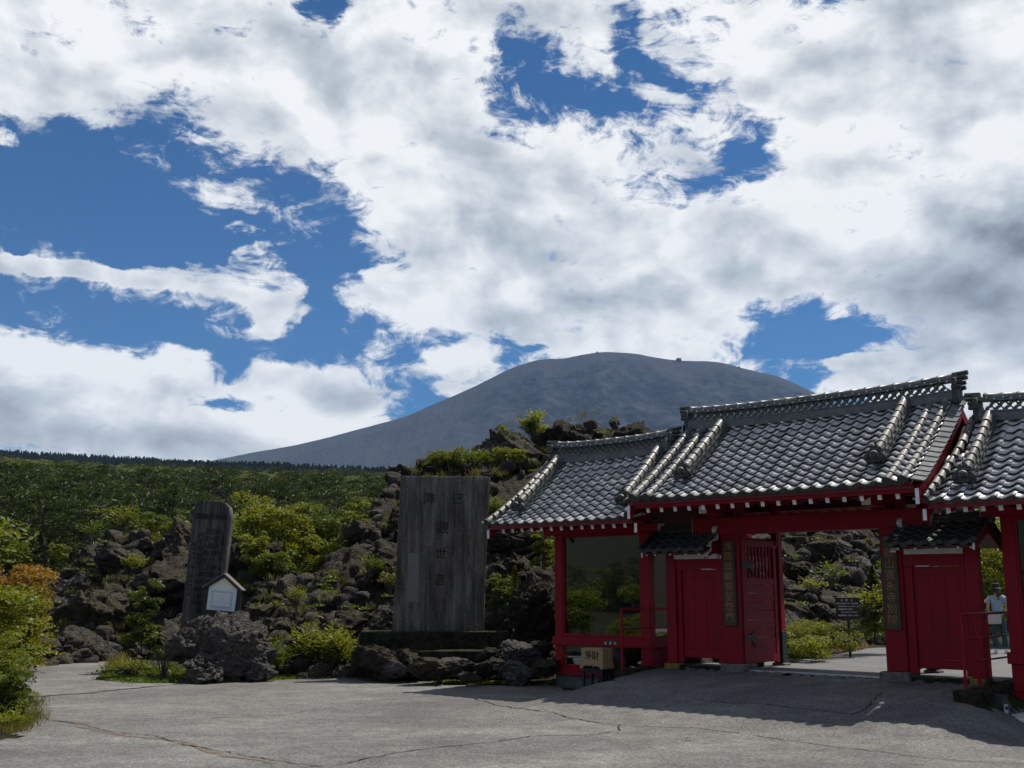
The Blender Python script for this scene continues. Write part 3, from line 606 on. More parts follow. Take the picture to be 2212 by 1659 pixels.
def build_mountain():
    YC = 5200.0; pts = [atY(px, py, YC) for px, py in PROFILE]; px_ = np.array([p.x for p in pts]); pz_ = np.array([p.z for p in pts])
    nx, ny = 520, 220; xs = np.linspace(px_[0], px_[-1], nx); ts = np.concatenate([np.linspace(0, 1, ny - 50), np.linspace(1, 1.6, 51)[1:]])
    crest = np.interp(xs, px_, pz_); kern = np.exp(-np.linspace(-2, 2, 9) ** 2); kern /= kern.sum(); crest = np.convolve(np.pad(crest, 4, 'edge'), kern, 'valid')
    X, T = np.meshgrid(xs, ts, indexing='ij'); C = np.repeat(crest[:, None], len(ts), 1)
    Y = 2600 + (YC - 2600) * T
    t = np.clip(T, 0, 1); base = 150.0
    rise = base + (C - base) * (0.30 * t + 0.70 * t ** 1.7)
    rise = np.where(T > 1, C - (T - 1) * 900 * np.clip((C - base) / 900, 0.05, 1), rise)
    Q = np.stack([X / 260, Y / 900, X * 0], -1).reshape(-1, 3); gul = ridged(Q, 5, 11).reshape(X.shape)
    Q2 = np.stack([X / 120, Y / 150, X * 0 + 5], -1).reshape(-1, 3); rg = fbm(Q2, 5, 23).reshape(X.shape)
    rocky = sstep(-0.15, .25, fbm(np.stack([X / 700, Y / 900, X * 0 + 2], -1).reshape(-1, 3), 3, 5).reshape(X.shape) + 0.35 * np.exp(-((X - 620) / 700) ** 2)) * sstep(0.25, 0.6, T) * sstep(-350, 120, X) * (1 - sstep(0.90, 1.0, T)) * (1 - .5 * sstep(1400, 2000, X))
    amp = np.clip((C - base) / 800, 0, 1) * sstep(0, .2, T) * (1 - 0.8 * sstep(0.93, 1.0, T))
    Z = rise + amp * (gul - 0.4) * 26 + rocky * rg * 60 * amp
    green = sstep(0.55, 0.15, T) * 0.7 * (1 - sstep(-900, -200, X)) + 0.25 * sstep(-200, -1200, X)
    V = np.stack([X, Y, Z], -1).reshape(-1, 3); n, m = X.shape; i, j = np.meshgrid(np.arange(n - 1), np.arange(m - 1), indexing='ij')
    F = np.stack([i * m + j, (i + 1) * m + j, (i + 1) * m + j + 1, i * m + j + 1], -1).reshape(-1, 4)
    o = link('mountain', mesh_np('mountain', V, F, True, [M['mount']], {'rocky': rocky.ravel(), 'green': green.ravel()})); tag(o, kind='structure')
    mb = MB()
    for (px, py, s) in ((1466, 777, 12), (1290, 760.5, 4), (1596, 793, 5)):
        p = atY(px, py, YC - 10); mb.box(p.x - s, p.x + s, p.y - s, p.y + s, p.z - 20, p.z + s * .55, s * .3)
    mb.build('summit_outcrop', M['rockdark'], o)
build_mountain()

# ------------------------------------------------------------------ foliage
def leaf_mesh(name, C, D, S, m, aspect=0.45, seed=0, tint=None, high=None, fold=0.25, nrm=None):
    """C centres (n,3), D directions of the leaf axis (n,3), S lengths"""
    rg = np.random.default_rng(seed); n = len(C); D = D / np.maximum(np.linalg.norm(D, axis=1, keepdims=True), 1e-6)
    A = nrm if nrm is not None else rg.normal(size=(n, 3)) * [1, 1, 0.6] + [0, 0, 1.2]
    W = np.cross(D, A); W /= np.maximum(np.linalg.norm(W, axis=1, keepdims=True), 1e-6); Nn = np.cross(W, D)
    S = np.asarray(S)[:, None] if np.ndim(S) else np.full((n, 1), S)
    b = C - D * S * .5; t = C + D * S * .5; mid = C + D * S * 0.02
    l = mid + W * S * aspect * .5 + Nn * S * fold * .35; r = mid - W * S * aspect * .5 + Nn * S * fold * .35
    V = np.stack([b, r, t, l], 1).reshape(-1, 3); F = np.arange(n * 4).reshape(n, 4)
    if tint is None: tint = rg.random(n)
    at = {'tint': np.repeat(tint, 4)}
    if high is not None: at['high'] = np.repeat(high, 4)
    return mesh_np(name, V, F, False, [m], at)
def rdir(n, rg):
    d = rg.normal(size=(n, 3)); return d / np.linalg.norm(d, axis=1, keepdims=True)

def broad_crown(seed, rad, h, nclump, nleaf, leaf, z0=0.0, flat=0.55, m=None, shell=True, cs=1.0):
    rg = np.random.default_rng(seed); d = rdir(nclump, rg); d[:, 2] = np.abs(d[:, 2]) * 1.1 - 0.25
    rr = rg.uniform(0.45 if shell else 0.1, 1.0, nclump)[:, None] ** .6
    if z0 < .12: d[:, 2] = rg.uniform(-1, 1, nclump)
    cc = d * rr * [rad, rad, h * .5] + [0, 0, z0 + h * .5]; cr = cs * rad * rg.uniform(0.16, 0.36, nclump); cc[:, 2] *= rg.uniform(.85, 1.08, nclump)
    per = nleaf // nclump; C = []; tn = []
    for k in range(nclump):
        q = rdir(per, rg); q[:, 2] = np.abs(q[:, 2]) * rg.choice([1, 1, 1, -1], per); q *= rg.uniform(.6, 1.05, per)[:, None]
        C.append(cc[k] + q * cr[k] * [1, 1, flat]); tn.append(np.clip(rg.uniform(.0, .55) + .45 * rg.random(per), 0, 1))
    C = np.concatenate(C); tn = np.concatenate(tn); D = rdir(len(C), rg) * [1, 1, .5]
    return leaf_mesh('foliage', C, D, leaf * rg.uniform(.6, 1.3, len(C)), m, 0.62, seed, tn), cc
def trunk_mb(h, r, cc, seed, lean=0.0):
    rr = random.Random(seed); mb = MB(); n = 6; P = []; x = y = 0
    for i in range(n): P.append((x, y, h * i / (n - 1))); x += rr.uniform(-.06, .06) * h * .4 + lean * h / n; y += rr.uniform(-.05, .05) * h * .4
    mb.tube(P, [r * (1 - .75 * i / (n - 1)) for i in range(n)], 7)
    for c in cc[:: max(1, len(cc) // 9)]:
        b = Vector(P[rr.randint(2, 4)]); c = Vector(c); mid = b.lerp(c, .5) + Vector((0, 0, .08 * h)); mb.tube([b, mid, c], [r * .35, r * .22, r * .08], 5)
    return mb
def pine_crown(seed, rad, h, npad, nleaf, leaf, m, z0=0.0):
    rg = np.random.default_rng(seed); C = []; tn = []; cc = []
    per = nleaf // npad
    for k in range(npad):
        t = (k + rg.random()) / npad; a = rg.uniform(0, 6.283); R0 = rad * (1 - 0.62 * t) * rg.uniform(.35, 1.0); z = z0 + h * (0.10 + .88 * t) - R0 * .05
        c = np.array([math.cos(a) * R0, math.sin(a) * R0, z]); cc.append(c); pr = rad * rg.uniform(.22, .42) * (1 - .4 * t)
        q = rg.normal(size=(per, 3)) * [pr * .62, pr * .62, pr * .13]; q[:, 2] += -0.18 * (np.hypot(q[:, 0], q[:, 1]) / pr) ** 2 * pr
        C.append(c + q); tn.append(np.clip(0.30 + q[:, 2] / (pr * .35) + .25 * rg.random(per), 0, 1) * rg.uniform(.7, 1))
    C = np.concatenate(C); tn = np.concatenate(tn); D = rdir(len(C), rg) * [1, 1, .45] + [0, 0, .25]
    return leaf_mesh('foliage', C, D, leaf * rg.uniform(.6, 1.3, len(C)), m, 0.22, seed, tn), np.array(cc)
def larch_crown(seed, rad, h, nleaf, leaf, m, z0=0.0):
    rg = np.random.default_rng(seed); t = rg.random(nleaf) ** 0.75; lay = np.floor(t * 13) / 13; rr = rad * (1 - t) * (0.55 + 0.45 * ((t * 13) % 1 < .6)) * rg.random(nleaf) ** .4; a = rg.uniform(0, 6.283, nleaf)
    arm = 1 + .35 * np.cos(a * 5 + lay * 40); x, y = rr * arm * np.cos(a), rr * arm * np.sin(a); z = z0 + h * t * .98 - rr * .25 + .08 * h
    C = np.stack([x, y, z], -1); D = np.stack([np.cos(a), np.sin(a), -0.25 + 0 * a], -1) + rg.normal(size=(nleaf, 3)) * .4
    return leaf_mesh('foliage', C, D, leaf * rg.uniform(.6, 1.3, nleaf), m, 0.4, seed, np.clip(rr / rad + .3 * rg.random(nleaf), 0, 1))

# far forest: instances of a few whole trees, one mass nobody could count
src = bpy.data.collections.new('forest_source')
def src_tree(name, foliage, tb, mats):
    b = tb.mesh('trunk_src', M['bark'])
    me = foliage; nv, nb = len(me.vertices), len(b.vertices)
    V = np.empty(nv * 3, np.float32); me.vertices.foreach_get('co', V); B = np.empty(nb * 3, np.float32); b.vertices.foreach_get('co', B)
    faces = [tuple(p.vertices) for p in me.polygons] + [tuple(i + nv for i in p.vertices) for p in b.polygons]
    tn = np.empty(nv, np.float32); me.attributes['tint'].data.foreach_get('value', tn)
    o = bpy.data.objects.new(name, mesh_np(name, np.concatenate([V, B]).reshape(-1, 3), faces, False, mats, {'tint': np.concatenate([tn, np.zeros(nb)])}, [0] * len(me.polygons) + [1] * len(b.polygons)))
    src.objects.link(o)
k = 0
for s in range(4):
    f, cc = broad_crown(100 + s, 2.7 + .3 * s, 4.4, 60, 2600, 0.30, 1.0, .6, M['leaf_far']); src_tree('a%02d_broad_tree' % k, f, trunk_mb(4, .13, cc, s), [M['leaf_far'], M['bark']]); k += 1
for s in range(3):
    f, cc = pine_crown(120 + s, 3.0, 5.6, 34, 2600, 0.36, M['leaf_pine'], 1.4); src_tree('a%02d_pine_tree' % k, f, trunk_mb(6.5, .15, cc, s), [M['leaf_pine'], M['bark']]); k += 1
for s in range(3):
    f = larch_crown(140 + s, 3.3, 9.6, 1300, .9, M['leaf_conif'], .3); src_tree('a%02d_larch_tree' % k, f, trunk_mb(10.5, .14, np.array([[0, 0, 8]]), s), [M['leaf_conif'], M['bark']]); k += 1
def build_forest():
    rg = np.random.default_rng(5); pts = []; scl = []; rot = []; idx = []
    def put(x, y, s, i, sink=0.0):
        pts.append((x, y, 0.0)); scl.append(s); rot.append(rg.uniform(0, 6.283)); idx.append(i)
    d = 62.0
    while d < 1900:                                  # rings of trees up the slope, denser near
        sp = 3.6 + d * 0.0052
        a0, a1 = -0.60, (0.12 if d < 250 else 0.62)
        n = int((a1 - a0) * d / sp)
        for q in range(n):
            a = a0 + (a1 - a0) * (q + rg.random()) / n
            if d > 1100 and d > 1330 + 230 * sstep(-.28, -.44, a) - 120 * sstep(-.2, -.1, a) + 330 * sstep(-.1, .0, a) - 330: continue
            r = d + rg.uniform(-.5, .5) * sp; x, y = r * math.sin(a), r * math.cos(a)
            pn = math.sin(x / 23) * math.cos(y / 31); ptype = rg.random() < (0.46 + .5 * pn if d < 230 else (0.07 if d < 900 else 0.0))
            i = rg.integers(4, 7) if ptype else rg.integers(0, 4)
            put(x, y, rg.uniform(.8, 1.35) * (1 + 0.0007 * d) * (1.1 if d > 110 else .9), int(i))
        d += sp * 0.80
    # dark conifers on the ridge
    for d in np.arange(800, 1900, 11):
        for q in range(int(.95 * d / 8)):
            a = -0.60 + .98 * (q + rg.random()) / int(.95 * d / 8); lim = 1330 + 230 * sstep(-.28, -.44, a) - 120 * sstep(-.2, -.1, a) + 330 * sstep(-.1, .0, a) - 330 + 60 * math.sin(a * 30)
            if d < lim: continue
            x, y = d * math.sin(a), d * math.cos(a); put(x, y, rg.uniform(.75, 1.25) * 1.5, int(rg.integers(7, 10)))
    A_ = np.array(pts); A_[:, 2] = gz(A_[:, 0], A_[:, 1]); pts = [tuple(q) for q in A_]
    # wood on the slope left of the plaza (what the window panes mirror)
    for q in range(420):
        x, y = rg.uniform(-150, -66), rg.uniform(-75, 22)
        pts.append((x, y, -0.8 + sstep(-100, -150, x) * 2.5)); scl.append(rg.uniform(.45, .75)); rot.append(rg.uniform(0, 6.28)); idx.append(int(rg.integers(0, 7)))
    me = bpy.data.meshes.new('forest'); me.vertices.add(len(pts)); me.vertices.foreach_set('co', np.array(pts, np.float32).ravel())
    for nm, tp, arr in (('scl', 'FLOAT', scl), ('rot', 'FLOAT', rot), ('idx', 'INT', idx)):
        me.attributes.new(nm, tp, 'POINT').data.foreach_set('value', arr)
    o = link('forest', me); tag(o, 'dense mixed wood of small green trees covering the slope up to the dark conifer ridge', 'forest', kind='stuff')
    ng = bpy.data.node_groups.new('forest_nodes', 'GeometryNodeTree'); ng.interface.new_socket('Geometry', in_out='INPUT', socket_type='NodeSocketGeometry'); ng.interface.new_socket('Geometry', in_out='OUTPUT', socket_type='NodeSocketGeometry')
    N, L = ng.nodes, ng.links; gi = N.new('NodeGroupInput'); go = N.new('NodeGroupOutput')
    m2p = N.new('GeometryNodeMeshToPoints'); L.new(gi.outputs[0], m2p.inputs[0])
    ci = N.new('GeometryNodeCollectionInfo'); ci.inputs[0].default_value = src; ci.inputs['Separate Children'].default_value = True; ci.inputs['Reset Children'].default_value = True
    iop = N.new('GeometryNodeInstanceOnPoints'); L.new(m2p.outputs[0], iop.inputs['Points']); L.new(ci.outputs[0], iop.inputs['Instance']); iop.inputs['Pick Instance'].default_value = True
    def attr(nm, tp): a = N.new('GeometryNodeInputNamedAttribute'); a.data_type = tp; a.inputs[0].default_value = nm; return a.outputs[0]
    L.new(attr('idx', 'INT'), iop.inputs['Instance Index'])
    cx = N.new('ShaderNodeCombineXYZ'); L.new(attr('rot', 'FLOAT'), cx.inputs[2]); L.new(cx.outputs[0], iop.inputs['Rotation'])
    cs = N.new('ShaderNodeCombineXYZ'); a = attr('scl', 'FLOAT'); [L.new(a, cs.inputs[i]) for i in range(3)]; L.new(cs.outputs[0], iop.inputs['Scale'])
    L.new(iop.outputs[0], go.inputs[0]); md = o.modifiers.new('scatter', 'NODES'); md.node_group = ng
    print('forest trees', len(pts))
build_forest()

# ------------------------------------------------------------------ lava rocks
def ico(n):
    import bmesh
    bm = bmesh.new(); bmesh.ops.create_icosphere(bm, subdivisions=n, radius=1.0); bm.verts.ensure_lookup_table()
    V = np.array([v.co[:] for v in bm.verts]); F = np.array([[v.index for v in f.verts] for f in bm.faces]); bm.free(); return V, F
ICO = {n: ico(n) for n in (3, 5, 6)}
def rock_mesh(name, seed, sub, m, sq=(1, .8, .7), rough=1.0, cuts=11):
    V, F = ICO[sub]; rg = np.random.default_rng(seed); P = V.copy()
    off = rg.uniform(0, 50, 3)
    P = P * (1 + 0.30 * fbm(V * 1.1 + off, 2, seed)[:, None])
    for k in range(cuts + 7):                          # broken facets of several sizes
        d = rdir(1, rg)[0]; h = rg.uniform(.42, .84); s = P @ d; P = P - np.maximum(s - h, 0)[:, None] * d * rg.uniform(.86, 1.0)
    for k in range(5):                                 # cracks that step one block against the next
        d = rdir(1, rg)[0]; h = rg.uniform(-.35, .35); q = P @ d + .06 * fbm(P * 3 + k, 2, seed + k); P = P * (1 + (.09 * rg.choice([-1, 1]) * sstep(h - .02, h + .02, q) - .12 * np.exp(-((q - h) / .035) ** 2))[:, None])
    n2 = fbm(P * 3.2 * np.array([1, 1, 1.6]) + off, 5, seed + 3, .55); r3 = ridged(P * 9 * np.array([1, 1, 1.5]) + off, 3 if sub < 6 else 4, seed + 8)
    P = P + V * (rough * (0.130 * n2 + 0.048 * r3)[:, None])
    P = P * np.array(sq)
    return mesh_np(name, P, F, True, [m])
ROCKS = {}
for i in range(14):
    mm = (M['rock'], M['rockdark'], M['rockgrey'], M['rockbrown'])[i % 4]
    ROCKS.setdefault(i % 4, []).append(rock_mesh('boulder_%d' % i, 40 + i, 5, mm, (1, random.uniform(.7, .95), random.uniform(.6, .88)), 1.0 + .25 * (i % 3)))

# crest and foot of the lava mound: column, foot row, crest row, depth of the crest
MOUND = [(-420, 1440, 1330, 46), (-100, 1440, 1312, 46), (60, 1440, 1296, 44), (120, 1436, 1252, 44), (180, 1432, 1205, 44), (250, 1428, 1158, 44), (300, 1424, 1140, 44), (335, 1424, 1172, 43), (400, 1424, 1145, 42), (450, 1436, 1150, 42), (530, 1445, 1162, 41),
         (560, 1458, 1238, 37), (650, 1466, 1256, 36), (735, 1464, 1250, 36), (775, 1460, 1180, 38), (815, 1456, 1090, 40), (865, 1452, 1020, 42), (920, 1452, 995, 43), (1000, 1452, 1000, 43), (1050, 1455, 1000, 44), (1085, 1460, 962, 45), (1150, 1465, 948, 46), (1190, 1470, 940, 46),
         (1225, 1470, 915, 47), (1290, 1470, 908, 47), (1330, 1470, 905, 47), (1368, 1468, 945, 47), (1420, 1460, 985, 48), (1560, 1440, 1000, 49), (1700, 1422, 1010, 50), (1800, 1406, 1030, 52), (1915, 1388, 1080, 54), (2010, 1382, 1160, 56), (2085, 1378, 1185, 58), (2140, 1374, 1205, 58), (2200, 1374, 1240, 58), (2500, 1370, 1260, 60)]
def mound_setup():
    rows = []
    for (px, pf, pc, yc) in MOUND:
        c = atY(px, pc, yc)
        zf = PLAZA if px < 1250 else (0.0 if px > 1500 else -0.3)
        r = ray(px * K, pf * K); yf = r.y * (zf - CAM_Z) / r.z
        rows.append((math.atan2(c.x, c.y), yf / math.cos(math.atan2(c.x, c.y)), math.hypot(c.x, c.y), zf, c.z))
    return np.array(rows)
MS = mound_setup()
def mound_xyz(a, t):
    """a azimuth, t 0 foot .. 1 crest .. 1.5 behind"""
    yf = np.interp(a, MS[:, 0], MS[:, 1]); yc = np.interp(a, MS[:, 0], MS[:, 2]); zf = np.interp(a, MS[:, 0], MS[:, 3]); zc = np.interp(a, MS[:, 0], MS[:, 4])
    tt = np.clip(t, 0, 1); r = yf + (yc - yf) * t; z = (zf - .25) + (zc - zf + .05) * (0.72 * tt + 0.28 * tt ** 2.2)
    z = z - np.clip(t - 1, 0, 9) ** 1.3 * (zc - zf) * 1.6
    return r * np.sin(a), r * np.cos(a), z
def build_mound():
    a = np.linspace(MS[0, 0], MS[-1, 0], 620); t = np.linspace(-0.06, 1.7, 150); A, T = np.meshgrid(a, t, indexing='ij'); X, Y, Z = mound_xyz(A, T)
    P = np.stack([X, Y, Z], -1).reshape(-1, 3); amp = (sstep(-.06, .10, T)).reshape(-1)
    d = ridged(P * .45, 5, 77) * .50 + ridged(P * 1.5, 4, 78) * .22 - .25; P[:, 2] += d * amp; P[:, 0] += fbm(P * .9, 4, 5) * .5 * amp; P[:, 1] += fbm(P * .9 + 9, 4, 6) * .5 * amp
    n, m = X.shape; i, j = np.meshgrid(np.arange(n - 1), np.arange(m - 1), indexing='ij'); F = np.stack([i * m + j, (i + 1) * m + j, (i + 1) * m + j + 1, i * m + j + 1], -1).reshape(-1, 4)
    tag(link('lava_slope', mesh_np('lava_slope', P, F, True, [M['rockdark']])), kind='structure')
build_mound()
ZONES = [(-9999, 60, 'rock pile behind the turning maple', 3), (60, 200, 'rock pile right of the turning maple', 0), (200, 400, 'rock pile left of the small stone tablet', 0), (400, 560, 'rock pile behind the small stone tablet', 1), (560, 860, 'rock pile between the two stone tablets', 1),
         (860, 1060, 'rock hill behind the big stone tablet', 1), (1060, 1200, 'rock hill between big tablet and gatehouse', 1), (1200, 1420, 'rock hill above the left gatehouse roof', 1), (1420, 2000, 'rock hill seen through the gate', 2), (2000, 9999, 'rock hill behind the right gatehouse', 3)]
ORD = ['first', 'second', 'third', 'fourth', 'fifth', 'sixth', 'seventh', 'eighth', 'ninth', 'tenth', 'eleventh', 'twelfth', 'thirteenth', 'fourteenth', 'fifteenth', 'sixteenth', 'seventeenth', 'eighteenth', 'nineteenth', 'twentieth', 'twenty-first', 'twenty-second', 'twenty-third', 'twenty-fourth', 'twenty-fifth', 'twenty-sixth', 'twenty-seventh', 'twenty-eighth', 'twenty-ninth', 'thirtieth']
BOULD = []
def put_boulder(loc, s, kind, rot=None, zone=None, row=None, col=None, sc=None):
    me = random.choice(ROCKS[kind]); o = link('lava_boulder', me, None, loc, rot or (random.uniform(-.5, .5), random.uniform(-.5, .5), random.uniform(0, 6.28)))
    o.scale = sc or (s * random.uniform(.85, 1.2), s * random.uniform(.8, 1.1), s * random.uniform(.75, 1.05)); BOULD.append([o, zone, row, col, kind]); return o
def scatter_boulders():
    rr = random.Random(12); placed = []
    az = lambda px: math.atan2(atY(px, 1300, 30).x, 30.0)
    for zi, (p0, p1, nm, kd) in enumerate(ZONES):
        p0c, p1c = max(p0, -110), min(p1, 2215); a0, a1 = az(p0c), az(p1c)
        gatez = 1420 <= p0 < 2000; NR = 8 if gatez else 5
        for row in range(NR):
            if gatez: t0, t1, rw = .02 + row * .085, .09 + row * .085, min(4, row // 2)
            else: t0, t1, rw = (0.03, .20, .42, .65, .90)[row], (.15, .38, .60, .86, 1.0)[row], row
            a = a0
            while a < a1:
                t = rr.uniform(t0, t1); x, y, z = mound_xyz(a, t); x, y, z = float(x), float(y), float(z); d = math.hypot(x, y)
                s = rr.choice((.6, .8, 1.0, 1.3, 1.7)) * rr.uniform(.85, 1.15) * (1.0 if row < 4 else .75) * (1.15 if kd != 0 else 1.0)
                if gatez: s = rr.choice((.55, .7, .9, 1.15)) * rr.uniform(.9, 1.1)
                if row == 0 and 400 <= p0 < 1200: s *= .55
                hid = (1200 <= p0 < 1420 and row < 3) or (p0 == 2000 and row < 1)
                if not hid:
                    kind = kd if rr.random() < .6 else rr.choice((0, 1, 3))
                    if gatez: kind = rr.choice((2, 0, 0, 3, 2))
                    random.seed(rr.randint(0, 99999)); put_boulder((x, y, z + s * .12), s, kind, zone=zi, row=rw, col=a)
                a += (s * (1.25 if row < 4 else 1.1)) / d
scatter_boulders()
by = {}
for b in BOULD: by.setdefault((b[1], b[2]), []).append(b)
for (z, r), lst in by.items():
    lst.sort(key=lambda b: b[3])
    for i, b in enumerate(lst):
        tag(b[0], '%s boulder from left, %s of %s' % (ORD[min(i, 29)], ('foot', 'lower row', 'middle row', 'upper row', 'crest')[r], ZONES[z][2]), 'boulder', 'lava boulders of the rock hill')
print('boulders', len(BOULD))
# ------------------------------------------------------------------ roofs
def curve(v0, z0, v1, z1, sag=0.17):
    """roof line from the ridge (v0,z0) to the eave (v1,z1); returns t -> (v,z,slope angle)"""
    def f(t):
        v = v0 + (v1 - v0) * t; z = z0 - (z0 - z1) * ((1 + sag) * t - sag * t * t)
        dz = -(z0 - z1) * ((1 + sag) - 2 * sag * t); return v, z, math.atan2(-dz, abs(v1 - v0))
    return f
TW, TL = 0.288, 0.268                        # tile width, tile length (laid width)
def tile_profile(n=9, w=TW * 1.03):
    pr = []
    for i in range(n):
        s = i / (n - 1); x = (s - .5) * w
        z = -0.026 * math.cos(2 * math.pi * (s * 0.92 + 0.04)) + (0.010 if s > .8 else 0)      # one trough, one roll
        pr.append((x, -z - 0.012 if False else z))
    return pr
def tile_mesh(eave=False, mm=None):
    mm = mm or M['tile']
    # S section: deep trough on the left two thirds, round roll on the right
    n = 10; w = TW * 1.04; V = []; F = []; pr = []
    for i in range(n):
        s = i / (n - 1); x = (s - .5) * w
        z = -0.036 * math.sin(math.pi * min(s / .64, 1)) ** 1.1 if s < .64 else 0.032 * math.sin(math.pi * (s - .64) / .40)
        pr.append((x, z))
    L = TL
    for (y, dz) in ((0.0, 0.048), (L, 0.000)):           # lower edge (y=0) stands proud of the tile below
        for x, z in pr: V.append((x, y, z + dz))
    th = 0.020 if not eave else 0.030
    for x, z in pr: V.append((x, 0.0, z + 0.048 - th))
    for i in range(n - 1):
        F.append([i, i + 1, n + i + 1, n + i]); F.append([2 * n + i, 2 * n + i + 1, i + 1, i])
    if eave:
        o = len(V)
        for x, z in pr: V.append((x, -0.012, z + 0.050))
        for i, (x, z) in enumerate(pr): V.append((x, -0.012, min(z, 0) * 1.25 - 0.035))
        for i in range(n - 1): F.append([o + n + i, o + n + i + 1, o + i + 1, o + i]); F.append([i, i + 1, o + i + 1, o + i][::-1])
        c = (pr[-3][0] + .006, -0.028, 0.030); k = 10; o = len(V)
        for y in (-0.034, -0.005):
            for j in range(k): a = 2 * math.pi * j / k; V.append((c[0] + .047 * math.cos(a), y, c[2] + .047 * math.sin(a)))
        F.append([o + j for j in range(k)]); F += [[o + j, o + k + j, o + k + (j + 1) % k, o + (j + 1) % k] for j in range(k)]
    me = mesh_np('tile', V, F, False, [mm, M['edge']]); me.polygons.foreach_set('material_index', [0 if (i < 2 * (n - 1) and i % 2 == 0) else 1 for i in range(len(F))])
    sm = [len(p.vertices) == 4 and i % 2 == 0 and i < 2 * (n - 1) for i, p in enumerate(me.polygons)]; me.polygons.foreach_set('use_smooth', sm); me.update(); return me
TILE, EAVETILE = tile_mesh(), tile_mesh(True)
SHADETILE, SHADEEAVE = tile_mesh(False, M['oni']), tile_mesh(True, M['oni'])  # canopy tiles: darker copies, the shade they lie in put into their colour
def round_tile_mesh(r=0.070, L=0.235):
    V = []; F = []; k = 9; secs = [(-.010, r * 1.12), (.014, r * 1.12), (.018, r), (L, r * .93)]
    for y, q in secs:
        for j in range(k): a = math.pi * (-.08 + 1.16 * j / (k - 1)); V.append((q * math.cos(a), y, q * math.sin(a) * 1.05))
    for i in range(3):
        for j in range(k - 1): F.append([i * k + j, i * k + j + 1, (i + 1) * k + j + 1, (i + 1) * k + j])
    F.append([j for j in range(k)])
    me = mesh_np('round_tile', V, F, False, [M['round']]); me.polygons.foreach_set('use_smooth', [i < 3 * (k - 1) and not (k - 1 <= i < 2 * (k - 1)) for i in range(len(F))]); me.update(); return me
ROUND, ROUNDBIG = round_tile_mesh(), round_tile_mesh(0.078, 0.262)
SHADEROUND = ROUND.copy(); SHADEROUND.materials[0] = M['oni']  # round canopy tile, darkened for the same shade
def disc_mesh(r=.088):
    mb = MB(); mb.tube([(0, -.05, 0), (0, .01, 0)], r, 14); mb.tube([(0, -.058, 0), (0, -.05, 0)], r * .55, 10); return mb.mesh('cap', M['oni'])
DISC = disc_mesh()
def oni_mesh(w=.24, h=.30):
    """end ornament: lobed crest plate with side curls"""
    mb = MB(); n = 26; poly = []
    for i in range(n):
        a = math.pi * i / (n - 1); rr = 1 + .10 * math.cos(9 * a); poly.append((w * .62 * rr * math.cos(a), h * .35 + h * .62 * rr * math.sin(a)))
    poly += [(-w * .85, h * .22), (-w * .70, -h * .02), (-w * .35, h * .10), (0, h * .03), (w * .35, h * .10), (w * .70, -h * .02), (w * .85, h * .22)]
    mb.prism(poly, 1, -.035, .035)
    for s in (-1, 1):
        mb.tube([(s * w * .66, -.065, h * .30), (s * w * .66, .02, h * .30)], h * .15, 10)
        mb.tube([(s * w * .22, -.06, h * .62), (s * w * .22, .0, h * .62)], h * .08, 8)
    mb.tube([(0, -.085, h * .42), (0, .0, h * .42)], h * .17, 10); mb.box(-w * .5, w * .5, -.07, .03, h * -.02, h * .10, .01)
    return mb.mesh('ornament', M['oni'])
ONI = oni_mesh()
def ring_mesh(r=.082):
    V = []; F = []; k = 9
    for y in (-.075, .075):
        for q in (r, r * .80):
            for j in range(k): a = math.pi * j / (k - 1); V.append((q * math.cos(a), y, q * math.sin(a)))
    for j in range(k - 1):
        F += [[j, j + 1, k + j + 1, k + j], [2 * k + j, 3 * k + j, 3 * k + j + 1, 2 * k + j + 1], [j, 2 * k + j, 2 * k + j + 1, j + 1], [k + j, k + j + 1, 3 * k + j + 1, 3 * k + j]]
    return mesh_np('ring', V, F, False, [M['ridge']])
RING = ring_mesh()
STUD = (lambda mb: (mb.tube([(0, -.018, 0), (0, .004, 0)], .017, 8), mb.mesh('stud', M['steel']))[1])(MB())
def ridge_tube_mesh(r=.066, L=.29):
    V = []; F = []; k = 8; secs = [(0, r * 1.30), (.022, r * 1.30), (.028, r), (L, r)]
    for x, q in secs:
        for j in range(k): a = math.pi * (-.12 + 1.24 * j / (k - 1)); V.append((x, q * math.cos(a), q * math.sin(a)))
    for i in range(3):
        for j in range(k - 1): F.append([i * k + j, (i + 1) * k + j, (i + 1) * k + j + 1, i * k + j + 1])
    me = mesh_np('ridge_tile', V, F, False, [M['round']]); me.polygons.foreach_set('use_smooth', [i < k - 1 or i >= 2 * (k - 1) for i in range(len(F))]); me.update(); return me
RTUBE = ridge_tube_mesh()

def slope_rot(f, t): return Matrix.Rotation(f(t)[2], 4, 'X')
def place(name, me, root, u, f, t, lift=0.0, side=1, extra=0.0):
    v, z, a = f(t); o = link(name, me, root)
    # local tile axes: y climbs the slope (towards the ridge)
    Mx = Matrix.Translation((u, -(v + math.sin(a) * lift * side), z + math.cos(a) * lift)) @ (Matrix.Rotation(math.pi, 4, 'Z') if side < 0 else Matrix()) @ Matrix.Rotation(a + extra, 4, 'X')
    o.matrix_local = Mx; return o
def joined(name, me, mats_, m, root, kind='stuff'):
    nv = len(me.vertices); B = np.empty(nv * 3, np.float32); me.vertices.foreach_get('co', B); B = B.reshape(-1, 3); V = []; F = []
    for q, Mx in enumerate(mats_):
        A = np.array(Mx); V.append(B @ A[:3, :3].T + A[:3, 3]); F += [tuple(i + q * nv for i in p.vertices) for p in me.polygons]
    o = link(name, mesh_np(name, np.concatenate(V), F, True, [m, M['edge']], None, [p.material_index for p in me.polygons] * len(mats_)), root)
    if kind: o['kind'] = kind
    return o

